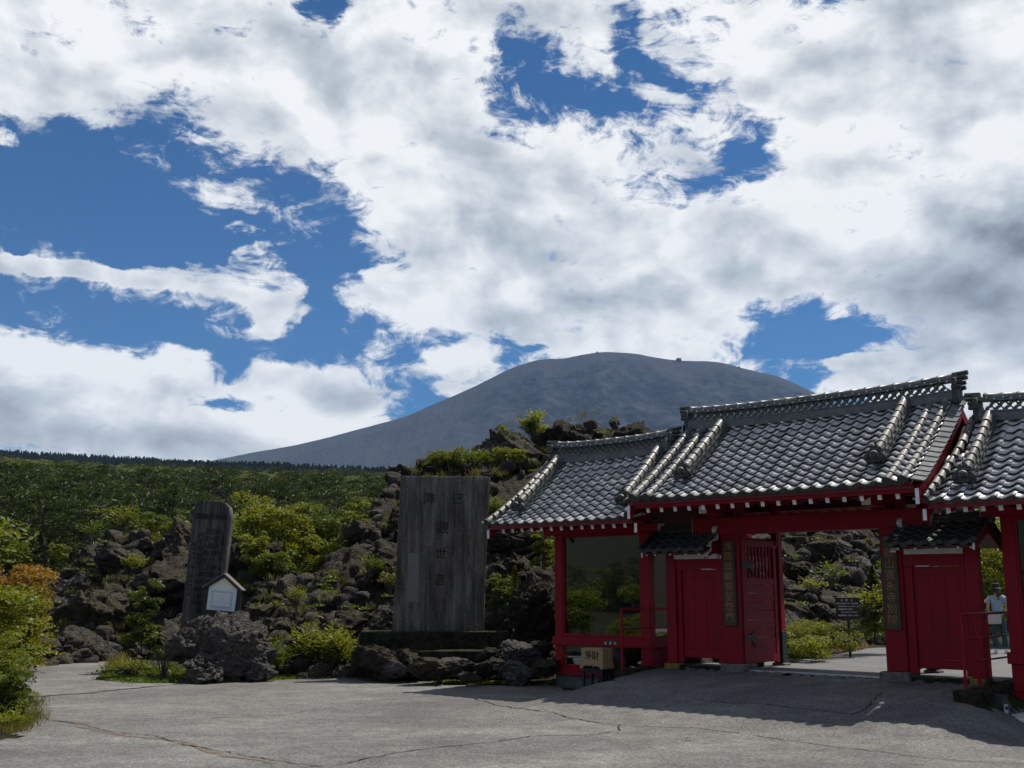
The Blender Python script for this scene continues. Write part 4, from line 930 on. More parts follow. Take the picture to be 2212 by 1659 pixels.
def roof(root, uc, hw, f, fr, ridge_z, ku, oni_t, tubes, hwr, tag_word, vr, sway=0.0, limit=300, edge_flare=True):
    """one tiled gable roof: uc centre, hw half width at the eave, hwr half length of the ridge; f front curve, fr rear curve (mirrored)"""
    Ls = 0; N = 400; pv = f(0)
    for i in range(1, N + 1): q = f(i / N); Ls += math.hypot(q[0] - pv[0], q[1] - pv[1]); pv = q
    e = 0.214; rows = int(round(Ls / e)); cols = int(round(2 * (hw - .08) / TW)); cand = []
    for r_ in range(rows):
        t = (r_ + 1) / rows
        for c_ in range(cols):
            u = uc + (c_ - (cols - 1) / 2) * TW; lim = hw + (hwr - hw) * (1 - t) - .02
            if abs(u - uc) > lim: continue
            cand.append((t, u, r_ == rows - 1))
    rq = random.Random(3); cand.sort(key=lambda q: (-q[2], -(q[1] + 3.0 * q[0])))
    up = lambda u: 0.055 * min(1.2, abs((u - uc) / hw)) ** 4
    extra = []
    for i, (t, u, ev) in enumerate(cand):
        lift = up(u) + rq.uniform(-.003, .003)
        if i < limit:
            o = place('eave_tile' if ev else 'roof_tile', EAVETILE if ev else TILE, root, u, f, t, lift, 1, rq.uniform(-.02, .02)); o.rotation_euler[2] += rq.uniform(-.012, .012)
        else:
            v, z, a = f(t); extra.append(Matrix.Translation((u, -v, z + lift)) @ Matrix.Rotation(a, 4, 'X'))
    if extra: joined('remaining_roof_tiles', TILE, extra, M['tile'], root)
    rear = []
    for (t, u, ev) in cand:
        v, z, a = fr(t); rear.append(Matrix.Translation((u, -v, z + up(u))) @ Matrix.Rotation(math.pi, 4, 'Z') @ Matrix.Rotation(a, 4, 'X'))
    joined('rear_roof_tiles', TILE, rear, M['tile'], root)
    # roof deck under the tiles (closes the underside)
    mb = MB(); P = []
    for k in range(9):
        v, z, a = f(k / 8 * 1.0); P.append((-v, z - .06))
    for k in range(9)[::-1]:
        v, z, a = f(k / 8 * 1.0); P.append((-v, z - .10))
    P2 = []
    for k in range(9): v, z, a = fr(k / 8); P2.append((-v, z - .06))
    for k in range(9)[::-1]: v, z, a = fr(k / 8); P2.append((-v, z - .10))
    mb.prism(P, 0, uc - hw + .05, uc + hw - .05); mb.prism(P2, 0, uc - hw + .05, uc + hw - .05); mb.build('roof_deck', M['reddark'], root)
    # round tile lines
    for (uo_top, uo_bot) in tubes:
        for side, g in ((1, f), (-1, fr)):
            nseg = int(Ls / .214)
            for k in range(nseg):
                t = (k + 1) / nseg; u = uc + uo_top + (uo_bot - uo_top) * t ** 1.6
                o = place('round_tile', ROUND, root, u, g, t, 0.05 + up(u), side, rq.uniform(-.015, .015))
                if side > 0: o.rotation_euler[2] += -math.atan2((uo_bot - uo_top) * 1.6 * t ** .6, Ls) * 0.0
            if side > 0:
                o = place('round_end_cap', DISC, root, uc + uo_bot, g, 1.0, 0.05 + up(uc + uo_bot), side)
    # descending ridges
    for s in (-1, 1):
        for side, g in ((1, f), (-1, fr)):
            prof = []; nk = 14
            ub = lambda t: uc + s * (ku[0] + (ku[1] - ku[0]) * t)
            mb = MB()
            for lay, (hw_, z0, z1) in enumerate(((.105, -.01, .050), (.088, .056, .090), (.100, .096, .128), (.078, .134, .165))):
                prof = []
                for k in range(nk + 1):
                    t = .02 + (oni_t - .02) * k / nk; v, z, a = g(t); nx, nz = math.sin(a) * side, math.cos(a); u = ub(t)
                    bb = lambda du, h: (u + du, -(v * side + nx * h * side) * (1 if side > 0 else 1) if side > 0 else -(v) - (-math.sin(a)) * h * 1.0, z + nz * h)
                    if side > 0: pt = lambda du, h: (u + du, -(v + math.sin(a) * h), z + nz * h)
                    else: pt = lambda du, h: (u + du, -(v - math.sin(a) * h), z + nz * h)
                    prof.append([pt(-hw_, z0), pt(hw_, z0), pt(hw_, z1), pt(-hw_, z1)])
                mb.sweep(prof)
            mb.build('descending_ridge', M['ridge'], root)
            if side > 0:
                nseg = int(Ls * (oni_t - .04) / .205)
                for k in range(nseg):
                    t = .04 + (oni_t - .04) * (k + 1) / nseg; place('round_tile', ROUNDBIG, root, ub(t), g, t, .205, side, rq.uniform(-.02, .02))
                    for ss in (-1, 1):
                        if uc > 0 and ss < 0 and False: continue
                    # small round knobs along both flanks
                    for (hh, ww) in ((.072, .112), (.145, .100)):
                        tt = t - (.5 if hh > .1 else 0) * (oni_t / nseg); v, z, a = g(tt)
                        o = link('knob', KNOB, root); o.matrix_local = Matrix.Translation((ub(tt) + .0, -(v + math.sin(a) * hh), z + math.cos(a) * hh)) @ Matrix.Diagonal((ww / .1, 1, 1, 1))
                v, z, a = g(oni_t + .02); o = link('end_ornament', ONI, root); o.matrix_local = Matrix.Translation((ub(oni_t), -v - .03, z + .07)) @ Matrix.Rotation(R(-6), 4, 'X') @ Matrix.Diagonal((.95, 1.2, 1.12, 1))
                o = link('ornament_crescent', CRES, root); o.matrix_local = Matrix.Translation((ub(oni_t), -v - .10, z - .005)) @ Matrix.Rotation(g(oni_t)[2] * .4, 4, 'X')
    # main ridge
    zr = ridge_z; up2 = lambda u: 0.07 * abs((u - uc) / hwr) ** 3
    def bar(z0, z1, hwid, name, mt, c=.006):
        prof = []
        for k in range(17):
            u = uc - hwr + .06 + (2 * hwr - .12) * k / 16; w = up2(u); prof.append([(u, -vr - hwid, z0 + w), (u, -vr + hwid, z0 + w), (u, -vr + hwid, z1 + w), (u, -vr - hwid, z1 + w)])
        mb = MB(); mb.sweep(prof); return mb.build(name, mt, root)
    bar(zr - .12, zr + .035, .15, 'ridge_course', M['ridge']); bar(zr + .045, zr + .075, .135, 'ridge_course', M['ridge'])
    nr = int((2 * hwr - .2) / .166)
    for k in range(nr):
        for rw in (0, 1):
            u = uc - nr * .083 + .083 + k * .166 + rw * .083
            if rw and k == nr - 1: continue
            link('ridge_ring', RING, root, (u, -vr, zr + .078 + rw * .082 + up2(u)))
    z2 = zr + .078 + .168
    bar(z2, z2 + .030, .125, 'ridge_course', M['ridge']); bar(z2 + .038, z2 + .066, .105, 'ridge_course', M['ridge'])
    nt_ = int((2 * hwr - .1) / .29)
    for k in range(nt_):
        u = uc - nt_ * .145 + k * .29; s = math.atan2(up2(u + .29) - up2(u), .29); link('ridge_tile', RTUBE, root, (u, -vr, z2 + .085 + up2(u)), (0, -s, 0))
        link('stud', STUD, root, (u + .08, -vr - .105, z2 + .052 + up2(u))); link('stud', STUD, root, (u + .22, -vr - .125, z2 + .014 + up2(u)))
    for s in (-1, 1):
        ue = uc + s * (hwr - .02); w = up2(ue); mb = MB()
        mb.box(ue - .05, ue + .05, -vr - .16, -vr + .16, zr - .16 + w, z2 + .05 + w, .015); mb.box(ue - .04, ue + .06 * s + (.02 if s > 0 else 0), -vr - .20, -vr + .20, zr - .20 + w, zr - .02 + w, .02)
        for k, (dy, dz, rr_, ln) in enumerate(((0, .12, .048, .22), (-.055, .035, .042, .19), (.055, .035, .042, .19), (-.10, -.05, .042, .14), (.10, -.05, .042, .14), (-.13, -.14, .045, .12), (.13, -.14, .045, .12))):
            mb.tube([(ue - s * .05, -vr + dy, z2 + dz + w), (ue + s * ln, -vr + dy, z2 + dz + w + .02)], rr_, 9)
        mb.prism([(-vr - .12, z2 + .03 + w), (-vr + .12, z2 + .03 + w), (-vr + .05, z2 + .16 + w), (-vr - .05, z2 + .16 + w)], 0, ue - .06, ue + .05)
        mb.build('ridge_end_ornament', M['oni'], root, True)
KNOB = (lambda mb: (mb.tube([(-.1, 0, 0), (.1, 0, 0)], .017, 6), mb.mesh('knob', M['ridge']))[1])(MB())
def cres():
    mb = MB(); P = []
    for i in range(9): a = math.pi * (1 + i / 8); P.append((.155 * math.cos(a), .075 * math.sin(a) + .02))
    for i in range(9)[::-1]: a = math.pi * (1 + i / 8); P.append((.135 * math.cos(a), .035 * math.sin(a) + .025))
    mb.prism(P, 1, -.05, .05); return mb.mesh('crescent', M['ridge'])
CRES = cres()

def under_eave(root, uc, hw, ve, z_r, step, fasc_z, fr_ve, col_z, rise=.62, barge=None, n_raft=None):
    """rafters with white ends, soffit, fascia boards and barge boards. ve: v of the rafter tips, z_r: their centre height"""
    raf = MB(); L = ve + .35; raf.box(-.040, .040, 0, L, -.048, .048, .006); me = raf.mesh('rafter', M['red'])
    wh = MB(); wh.box(-.037, .037, -.006, .0, -.045, .045); mw = wh.mesh('white_end', M['white'])
    a = math.atan2(rise, L); n = int(2 * (hw - .22) / step)
    for side in (1, -1):
        for k in range(n + 1):
            u = uc - n * step / 2 + k * step; v_ = ve if side > 0 else fr_ve
            o = link('rafter', me, root); o.matrix_local = Matrix.Translation((u, -v_, z_r)) @ (Matrix() if side > 0 else Matrix.Rotation(math.pi, 4, 'Z')) @ Matrix.Rotation(a, 4, 'X')
            if side > 0: e = link('white_end', mw, o)
    mb = MB()
    for side, v_ in ((1, ve), (-1, fr_ve)):
        v2 = v_ - side * L; mb.prism([(-v_ + .0, z_r + .045), (-v2, z_r + .045 + rise), (-v2, z_r + .07 + rise), (-v_, z_r + .07)], 0, uc - hw + .09, uc + hw - .09)
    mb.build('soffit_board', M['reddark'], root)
    for side, v_ in ((1, ve), (-1, fr_ve)):
        mb = MB(); mb.box(uc - hw + .02, uc + hw - .02, -v_ - side * .03, -v_ - side * .075, z_r + .045, fasc_z - .055, .006); mb.build('eave_fascia', M['red'], root)
        mb = MB(); mb.box(uc - hw + .02, uc + hw - .02, -v_ - side * .05, -v_ - side * .115, fasc_z - .05, fasc_z, .006); mb.build('eave_fascia', M['red'], root)

def barge_boards(root, uc, hw, hwr, f, fr, drop=.24, tip=.0):
    for s in (-1, 1):
        for side, g in ((1, f), (-1, fr)):
            prof = []
            for k in range(13):
                t = k / 12 * 1.0; v, z, a = g(t); u = uc + s * (hwr + (hw - hwr) * t - .03); d = drop * (.85 + .25 * t); off = -.10
                prof.append([(u - .035, -v, z + off), (u + .035, -v, z + off), (u + .035, -v, z + off - d), (u - .035, -v, z + off - d)])
            mb = MB(); mb.sweep(prof); b = mb.build('barge_board', M['red'], root)
            if side > 0:
                v, z, a = g(1.0); u = uc + s * (hw - .03); mb = MB(); d = drop * 1.10; mb.box(u - .033, u + .033, -v - .008, -v - .001, z - .10 - d + .004, z - .104); mb.build('white_end', M['white'], b)
        # gable boards closing the triangle, set back from the verge
        mb = MB(); v0, z0, _ = f(0); v1, z1, _ = f(.86); v2, z2, _ = fr(.86); u = uc + s * (min(hw, hwr) - .45)
        mb.prism([(-v1, z1 - .12), (-v0, z0 - .12), (-v2, z2 - .12)], 0, u - .02, u + .02); mb.build('gable_board', M['reddark'], root)

# ------------------------------------------------------------------ lettering
def text_mesh(txt, size, m, extrude=0.004, vertical=False, spacing=1.06, weight=0.0):
    me_all = None; V = []; F = []; chars = txt if vertical else [txt]; dg = None
    for i, ch in enumerate(chars):
        cu = bpy.data.curves.new('t', 'FONT'); cu.body = ch; cu.size = size; cu.align_x = 'CENTER'; cu.align_y = 'CENTER'; cu.extrude = extrude; cu.resolution_u = 2; cu.offset = weight
        o = bpy.data.objects.new('t', cu); COL.objects.link(o); bpy.context.view_layer.update(); dg = bpy.context.evaluated_depsgraph_get()
        me = bpy.data.meshes.new_from_object(o.evaluated_get(dg)); n0 = len(V); dy = -i * size * spacing if vertical else 0
        V += [(v.co.x, v.co.y + dy, v.co.z) for v in me.vertices]; F += [[q + n0 for q in p.vertices] for p in me.polygons]
        bpy.data.objects.remove(o); bpy.data.curves.remove(cu); bpy.data.meshes.remove(me)
    return mesh_np('lettering', V, F, False, [m])
def lettering(name, txt, size, m, parent, loc, rot=(R(90), 0, 0), **kw):
    return link(name, text_mesh(txt, size, m, **kw), parent, loc, rot)

# ------------------------------------------------------------------ the gate
gate = thing('temple_gate', 'tall red central temple gate with open doors under the higher grey tiled roof', 'gate', (GO[0], GO[1], 0), GA)
fM = curve(-.6, 5.10, 1.75, 3.40); fMr = lambda t: (lambda q: (-1.2 - q[0], q[1], q[2]))(fM(t))
roof(gate, 0.0, 2.98, fM, fMr, 5.17, (2.02, 2.06), .72, [(-2.86, -2.84), (-2.52, -2.50), (2.50, 2.50), (2.80, 2.78)], 2.98, 'gate', -.6)
under_eave(gate, 0.0, 2.93, 1.62, 3.19, .325, 3.395, -2.82, 3.2)
barge_boards(gate, 0.0, 3.02, 3.02, fM, fMr, .25)
# stepped verge tiles lying crosswise along both gable edges
vt = MB(); vt.box(-.12, .12, -.012, .165, -.008, .012, .004); vt.tube([(-.12, -.004, .012), (.12, -.004, .012)], .018, 6); VERGE = vt.mesh('verge_tile', M['ridge'])
for s in (-1, 1):
    for k in range(16): place('verge_tile', VERGE, gate, s * 3.00, fM, (k + 1) / 16.2, .02, 1).rotation_euler[1] += s * .22
R_ = M['red']
for s in (-1, 1):
    b = MB(); b.box(s * 1.52, s * 1.92, 0.0, .38, .125, 3.70, .012); b.build('main_pillar', R_, gate)
    b = MB(); b.box(s * 1.40, s * 1.97, -.10, .46, -.22, .122, .03); b.build('base_stone', M['stonebase'], gate)
    b = MB(); b.box(s * 1.56, s * 1.74, 1.82, 2.0, .06, 3.62, .012); b.build('rear_post', R_, gate)
    b = MB(); b.box(s * 1.50, s * 1.80, 1.76, 2.06, -.1, .058, .02); b.build('base_stone', M['stonebase'], gate)
    b = MB(); b.box(s * 1.545, s * 1.755, 1.805, 2.015, .062, .72, .004); b.build('post_wrap', M['greenblack'], gate)
    b = MB(); b.box(s * 1.58, s * 1.72, .38, 1.82, 2.50, 2.68, .01); b.build('tie_beam', R_, gate)
    b = MB(); b.box(s * 1.64, s * 1.82, -.95, .0, 3.12, 3.31, .01); b.build('bracket_arm', R_, gate); b = MB(); b.box(s * 1.642, s * 1.818, -.957, -.951, 3.125, 3.305); b.build('white_end', M['white'], gate)
    b = MB(); b.box(s * 1.60, s * 1.86, -.42, .42, 3.10, 3.19, .01); b.box(s * 1.64, s * 1.82, -.30, .30, 3.62, 3.82, .01); b.build('bracket_block', M['reddark'], gate)
    # side post of the wicket door
    b = MB(); b.box(s * 3.065, s * 3.30, .0, .20, .075, 2.36, .010); b.build('side_post', R_, gate)
    b = MB(); b.box(s * 3.02, s * 3.36, -.06, .26, -.16, .072, .02); b.build('base_stone', M['mossstone'], gate)
b = MB(); b.box(-2.54, 2.54, -.075, .30, 2.745, 3.095, .012); b.build('crossbeam', R_, gate)
for s in (-1, 1):
    b = MB(); b.box(s * 2.541, s * 2.547, -.07, .295, 2.75, 3.09); b.build('white_end', M['white'], gate)
b = MB(); b.box(-1.8, 1.8, 1.84, 1.98, 2.86, 3.10, .01); b.build('rear_beam', R_, gate)
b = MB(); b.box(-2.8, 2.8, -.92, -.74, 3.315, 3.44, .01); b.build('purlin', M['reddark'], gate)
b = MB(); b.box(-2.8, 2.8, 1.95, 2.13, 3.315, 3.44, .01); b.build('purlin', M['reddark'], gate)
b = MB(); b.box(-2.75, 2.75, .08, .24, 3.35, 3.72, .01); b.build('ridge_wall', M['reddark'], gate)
# threshold rail set in the asphalt
b = MB(); b.box(-1.38, 1.38, .05, .10, -.02, .018, .003); b.build('threshold_rail', M['steel'], gate)
# door leaves folded inwards
def door_leaf(s):
    hx, hy = s * 1.49, .12; ln = 1.44; x0, x1 = (hx - s * .0), (hx + s * .075)
    lf = MB()
    lf.box(x0, x1, hy, hy + .13, .09, 2.66, .008); lf.box(x0, x1, hy + ln - .12, hy + ln, .09, 2.66, .008)
    lf.box(x0 + s * .003, x1 - s * .003, hy + .13, hy + ln - .12, 2.50, 2.64, .006); lf.box(x0 + s * .003, x1 - s * .003, hy + .13, hy + ln - .12, 1.72, 1.84, .006); lf.box(x0 + s * .003, x1 - s * .003, hy + .13, hy + ln - .12, .12, .26, .006)
    d = lf.build('door_leaf', R_, gate)
    for k in range(8):                                # horizontal planks of the lower panel
        z0 = .262 + k * .182; p = MB(); p.box(x0 + s * (.012 + .004 * (k % 3)), x1 - s * .02, hy + .132, hy + ln - .122, z0 + .004, z0 + .178, .006); p.build('plank', R_, d)
    for k in range(8):                                # upright bars of the upper panel
        y0 = hy + .165 + k * .143; p = MB(); p.box(x0 + s * .016, x1 - s * .016, y0, y0 + .055, 1.842, 2.498, .006); p.build('bar', R_, d)
    for z in (2.10, .62):                             # forked iron strap hinges
        p = MB(); p.prism([(hy, z - .07), (hy + .30, z - .05), (hy + .46, z - .20), (hy + .42, z - .04), (hy + .36, z + .03), (hy + .46, z + .16), (hy + .28, z + .07), (hy, z + .08)], 0, x0 - s * .012, x0 - s * .001); p.build('strap_hinge', M['iron'], d)
    p = MB(); p.box(hx - s * .03, hx + s * .10, hy + ln + .001, hy + ln + .05, 2.55, 2.80, .006); p.build('door_stop', R_, d)
door_leaf(-1); door_leaf(1)
# wicket doors and their little roofs
SMALL_TXT = None
for s in (-1, 1):
    A = 1.925; B = 3.06
    b = MB(); b.box(s * (A + .001), s * (B - .001), .03, .17, 2.03, 2.245, .008); b.build('lintel', R_, gate)
    b = MB(); b.box(s * (A + .07), s * (B - .005), -.045, .10, 2.25, 2.345, .006); b.build('white_beam', M['white'], gate)
    for x0, x1 in ((A + .002, A + .16), (B - .11, B - .002)):
        b = MB(); b.box(s * x0, s * x1, .06, .16, .10, 2.028, .006); b.build('jamb', R_, gate)
    d = MB(); d.box(s * (A + .162), s * (B - .112), .105, .15, 1.86, 2.02, .006); dd = d.build('wicket_door', R_, gate); d = MB(); d.box(s * (A + .162), s * (B - .112), .105, .15, .20, .36, .006); d.build('bottom_rail', R_, dd)
    w = (B - .112 - A - .162) / 3
    for k in range(3):
        p = MB(); x0 = A + .162 + k * w; p.box(s * (x0 + .003), s * (x0 + w - .003), .112, .145, .362, 1.858, .005); p.build('plank', R_, dd)
    b = MB(); xh = B - .28 if s < 0 else B - .24; b.box(s * (xh - .05), s * (xh + .07), .085, .111, .98, 1.0, .004); b.build('handle', M['iron'], dd)
    b = MB(); b.box(s * (A + .25), s * (A + .50), .02, .03, 2.02, 2.04, .002); b.build('door_closer', M['steel'], dd)
    b = MB(); b.box(s * (A + .05), s * (B + .02), .02, .34, -.06, .045, .02); b.build('sill_stone', M['kerb'], gate)
    # small tiled roof
    uc = s * 2.70; f2 = curve(0.0, 2.80, .66, 2.43, .1); f2r = lambda t: (lambda q: (-.2 - q[0], q[1], q[2]))(f2(t)); cols = 6
    for side, g in ((1, f2), (-1, f2r)):
        for r_ in range(4):
            for c_ in range(cols):
                u = uc + (c_ - 2.5) * .262
                if s * u < 1.95: continue
                place('canopy_tile', SHADEEAVE if (r_ == 3 and side > 0) else SHADETILE, gate, u, g, (r_ + 1) / 4, 0.0, side).scale = (.92, .85, .9)
    for (w0, z0, z1) in ((.11, 2.80, 2.86), (.09, 2.867, 2.90)):
        b = MB(); b.box(s * 1.95, s * 3.56, .1 - w0, .1 + w0, z0, z1, .005); b.build('canopy_ridge', M['oni'], gate)
    b = MB(); b.tube([(s * 1.95, .1, 2.93), (s * 3.64, .1, 2.93)], .055, 9); b.build('canopy_ridge_roll', M['oni'], gate, True)
    b = MB(); b.box(s * 3.50, s * 3.60, -.02, .22, 2.78, 3.08, .02); b.tube([(s * 3.52, .1, 3.10), (s * 3.68, .1, 3.13)], .06, 8); b.build('canopy_ornament', M['oni'], gate)
    for side, g in ((1, f2), (-1, f2r)):
        for k in range(4): place('round_tile', SHADEROUND, gate, s * 3.49, g, (k + 1) / 4, .035, side).scale = (.8, .8, .8)
    b = MB(); b.prism([(-.60, 2.37), (.1, 2.70), (.80, 2.37), (.80, 2.35), (.1, 2.655), (-.60, 2.345)], 0, s * 1.94, s * 3.50); b.build('canopy_deck', M['reddark'], gate)
    raf = MB(); raf.box(-.024, .024, 0, .60, -.03, .03, .004); mr = raf.mesh('canopy_rafter', M['reddark'])
    wh = MB(); wh.box(-.022, .022, -.005, 0, -.028, .028); mw = wh.mesh('white_end', M['white'])
    for k, u in enumerate((2.10, 2.42, 2.80, 3.18, 3.40)):
        o = link('canopy_rafter', mr, gate, (s * u, -.56, 2.345), (R(20), 0, 0)); link('white_end', mw, o)
    # white edged wave board against the pillar, plain barge board at the outer end
    for (u, big) in ((1.985, True), (3.47, False)):
        if big:
            out = [(.10, 2.92), (-.02, 2.93), (-.10, 2.88), (-.13, 2.82), (-.08, 2.76), (-.05, 2.71), (-.07, 2.655), (-.14, 2.625), (-.25, 2.63), (-.33, 2.58), (-.36, 2.50), (-.33, 2.43), (-.38, 2.39), (-.44, 2.36), (-.47, 2.32), (-.52, 2.28)]
            inn = [(-.52, 2.24), (-.40, 2.28), (-.25, 2.34), (.10, 2.40)]
            fine = []
            for i in range(len(out) - 1):
                p0_, p1_, p2_, p3_ = out[max(i - 1, 0)], out[i], out[i + 1], out[min(i + 2, len(out) - 1)]
                for q in (0, .34, .67): fine.append(tuple(.5 * (2 * p1_[k] + (p2_[k] - p0_[k]) * q + (2 * p0_[k] - 5 * p1_[k] + 4 * p2_[k] - p3_[k]) * q * q + (3 * p1_[k] - p0_[k] - 3 * p2_[k] + p3_[k]) * q ** 3) for k in (0, 1)))
            out = fine + [out[-1]]
            b = MB(); b.prism(out + inn, 0, s * (u - .025), s * (u + .02)); w_ = b.build('wave_board', R_, gate)
            b = MB(); pr = []
            for i, (y, z) in enumerate(out):
                y2, z2 = out[min(i + 1, len(out) - 1)]; y1, z1 = out[max(i - 1, 0)]; dx, dz = y2 - y1, z2 - z1; l = math.hypot(dx, dz) or 1; nx, nz = dz / l, -dx / l
                if nx * -1 + nz * 1 < 0 and False: nx, nz = -nx, -nz
                pr.append([(s * (u - .052), y - nx * .018, z - nz * .018), (s * (u + .045), y - nx * .018, z - nz * .018), (s * (u + .045), y + nx * .012, z + nz * .012), (s * (u - .052), y + nx * .012, z + nz * .012)])
            b.sweep(pr); b.build('white_edging', M['white'], w_)
        else:
            b = MB(); b.prism([(-.62, 2.42), (.1, 2.76), (.82, 2.42), (.82, 2.28), (.1, 2.60), (-.62, 2.28)], 0, s * (u - .02), s * (u + .02)); w_ = b.build('barge_board', R_, gate)
            b = MB(); b.box(s * (u - .02), s * (u + .02), -.627, -.621, 2.285, 2.415); b.build('white_end', M['white'], w_)

# name boards hanging on the pillars
def name_board(s, txt, label):
    t = thing('name_board', label, 'sign', (0, 0, 0), GA); x, y = gxy(s * (1.715), .028); t.location = (x, y, 1.75)
    b = MB(); b.box(-.15, .15, -.022, .022, -.88, .86, .010); b.build('board', M['board'], t)
    lettering('lettering', txt, .195 if len(txt) > 7 else .205, M['gold'], t, (0, -.026, .73 if len(txt) > 7 else .72), vertical=True, spacing=1.05 if len(txt) > 7 else 1.13, weight=-.001)
name_board(-1, '浅間嶽観音堂惣門', 'vertical board with gilt characters on the pillar left of the open doorway')
name_board(1, '東叡山寛永寺別院', 'vertical board with gilt characters on the pillar right of the open doorway')

# ------------------------------------------------------------------ gatehouse wings
def wing(uc, label, plate):
    x, y = gxy(uc, 0); g = thing('gatehouse', label, 'gatehouse', (x, y, 0), GA, 'tiled gatehouse wings either side of the gate')
    W = 1.335
    fw = curve(-.5, 4.66, 1.5, 3.06, .20); fwr = lambda t: (lambda q: (-1.9 - q[0], q[1], q[2]))(fw(t)); fwr2 = curve(-.5, 4.66, -3.2, 3.06, .2)
    def fr_(t): v, z, a = fwr2(t); return v, z, math.atan2((4.66 - 3.06) * (1.2 - .4 * t), 2.7)
    roof(g, 0.0, 2.06, fw, fr_, 4.72, (1.46, 1.50), .78, [(-1.80, -2.04), (1.80, 1.92)], 1.74, 'wing', -.5)
    under_eave(g, 0.0, 2.02, 1.38, 2.93, .285, 3.045, -3.05, 2.9, .60)
    barge_boards(g, 0.0, 2.10, 1.90, fw, fr_, .18)
    # upturned corner tiles at the eave ends
    for s in (-1, 1):
        b = MB(); pr = []
        for k in range(7): q = k / 6; pr.append([(s * (1.90 + .34 * q), -1.50 - .06 * q, 3.075 + .05 * q ** 2), (s * (1.90 + .34 * q), -1.36, 3.085 + .05 * q ** 2), (s * (1.90 + .34 * q), -1.37, 3.105 + .06 * q ** 2), (s * (1.90 + .34 * q), -1.49 - .06 * q, 3.105 + .06 * q ** 2)])
        b.sweep(pr); b.build('corner_tile', M['tile'], g, True)
    D = 2.15                                       # depth of the room
    for s in (-1, 1):
        for y0 in (0.0, D - .22):
            b = MB(); b.box(s * (W - .225), s * W, y0, y0 + .22, -.115, 2.868, .010); b.build('corner_post', M['red'], g)
        b = MB(); b.box(s * (W - .005), s * (W + .045), -.035, D + .03, .355, .545, .008); b.build('belt_rail', M['red'], g)
        b = MB(); b.box(s * (W - .03), s * (W + .04), -.03, D + .02, -.31, -.12, .008); b.build('sill_beam', M['red'], g)
        # side wall: boards below, panes above
        n = 8
        for k in range(n):
            w = (D - .45) / n; b = MB(); b.box(s * (W - .10), s * (W - .06), .222 + k * w + .003, .222 + (k + 1) * w - .003, -.118, .352, .004); b.build('wall_board', M['red'], g)
        b = MB(); b.box(s * (W - .085), s * (W - .075), .222, D - .222, .56, 2.86); b.build('side_pane', M['glass'], g)
        b = MB(); b.box(s * (W - .11), s * (W - .04), .221, .262, .56, 2.86, .004); b.box(s * (W - .11), s * (W - .04), D - .27, D - .221, .56, 2.86, .004); b.box(s * (W - .11), s * (W - .04), .262, D - .27, .547, .60, .004); b.build('pane_frame', M['red'], g)
    b = MB(); b.box(-W - .045, W + .045, -.048, -.004, .350, .550, .008); b.build('belt_rail', M['red'], g)
    b = MB(); b.box(-W - .04, W + .04, -.042, .10, -.308, -.122, .008); b.build('sill_beam', M['red'], g)
    b = MB(); b.box(-W - .30, W + .30, -.06, .20, 2.87, 3.035, .010); b.build('lintel_beam', M['red'], g)
    b = MB(); b.box(-W - .20, W + .20, D - .2, D + .05, 2.87, 3.035, .010); b.build('lintel_beam', M['red'], g)
    for s in (-1, 1):
        b = MB(); b.box(s * (W + .301), s * (W + .306), -.056, .196, 2.874, 3.03); b.build('white_end', M['white'], g)
        b = MB(); b.box(s * (W - .2), s * (W - .02), -.7, D + .7, 3.04, 3.17, .008); b.build('eave_beam', M['reddark'], g)
    # front window and its frame
    b = MB(); b.box(-W + .26, W - .26, .065, .073, .62, 2.86); b.build('window_pane', M['glass'], g)
    b = MB(); b.box(-W + .226, -W + .262, .02, .11, .552, 2.866, .004); b.box(W - .262, W - .226, .02, .11, .552, 2.866, .004); b.box(-W + .262, W - .262, .02, .11, .552, .618, .004); b.box(-W + .262, W - .262, .02, .11, 2.80, 2.866, .004); b.build('window_frame', M['red'], g)
    b = MB(); b.box(-W + .27, W - .27, .065, .073, -.07, .34); b.build('lower_pane', M['glass'], g)
    b = MB(); b.box(-W + .226, -W + .268, .02, .11, -.118, .352, .004); b.box(W - .268, W - .226, .02, .11, -.118, .352, .004); b.box(-W + .268, W - .268, .02, .11, -.118, -.072, .004); b.build('window_frame', M['red'], g)
    b = MB(); b.box(-W - .02, W + .02, .02, D, -.80, -.312, .02); b.build('plinth', M['concrete'], g)
    b = MB(); b.box(-W + .03, W - .03, .12, D - .02, -.12, -.06); b.box(-W + .1, W - .1, D - .10, D - .02, -.06, 2.86); b.box(-W + .03, W - .03, .12, D - .02, 2.862, 2.90); b.build('room_lining', M['room'], g)
    if plate:
        p = thing('name_plate', 'small black plate with three white characters on the red belt rail', 'sign', (0, 0, 0), GA); px, py = gxy(uc + .30, .052); p.location = (px, py, .44)
        b = MB(); b.box(-.16, .16, -.006, .004, -.045, .055, .002); b.build('plate', M['ink'], p)
        lettering('lettering', '増　長　天', .066, M['whiteprint'], p, (0, -.009, -.012), extrude=.001, weight=.0012); lettering('lettering', 'ぞう　ちょう　てん', .022, M['whiteprint'], p, (0, -.009, .036), extrude=.001)
    return g
wing(-5.07, 'red gatehouse with large window and lower tiled roof left of the gate', True)
wing(5.07, 'red gatehouse cut by the picture edge right of the gate', False)
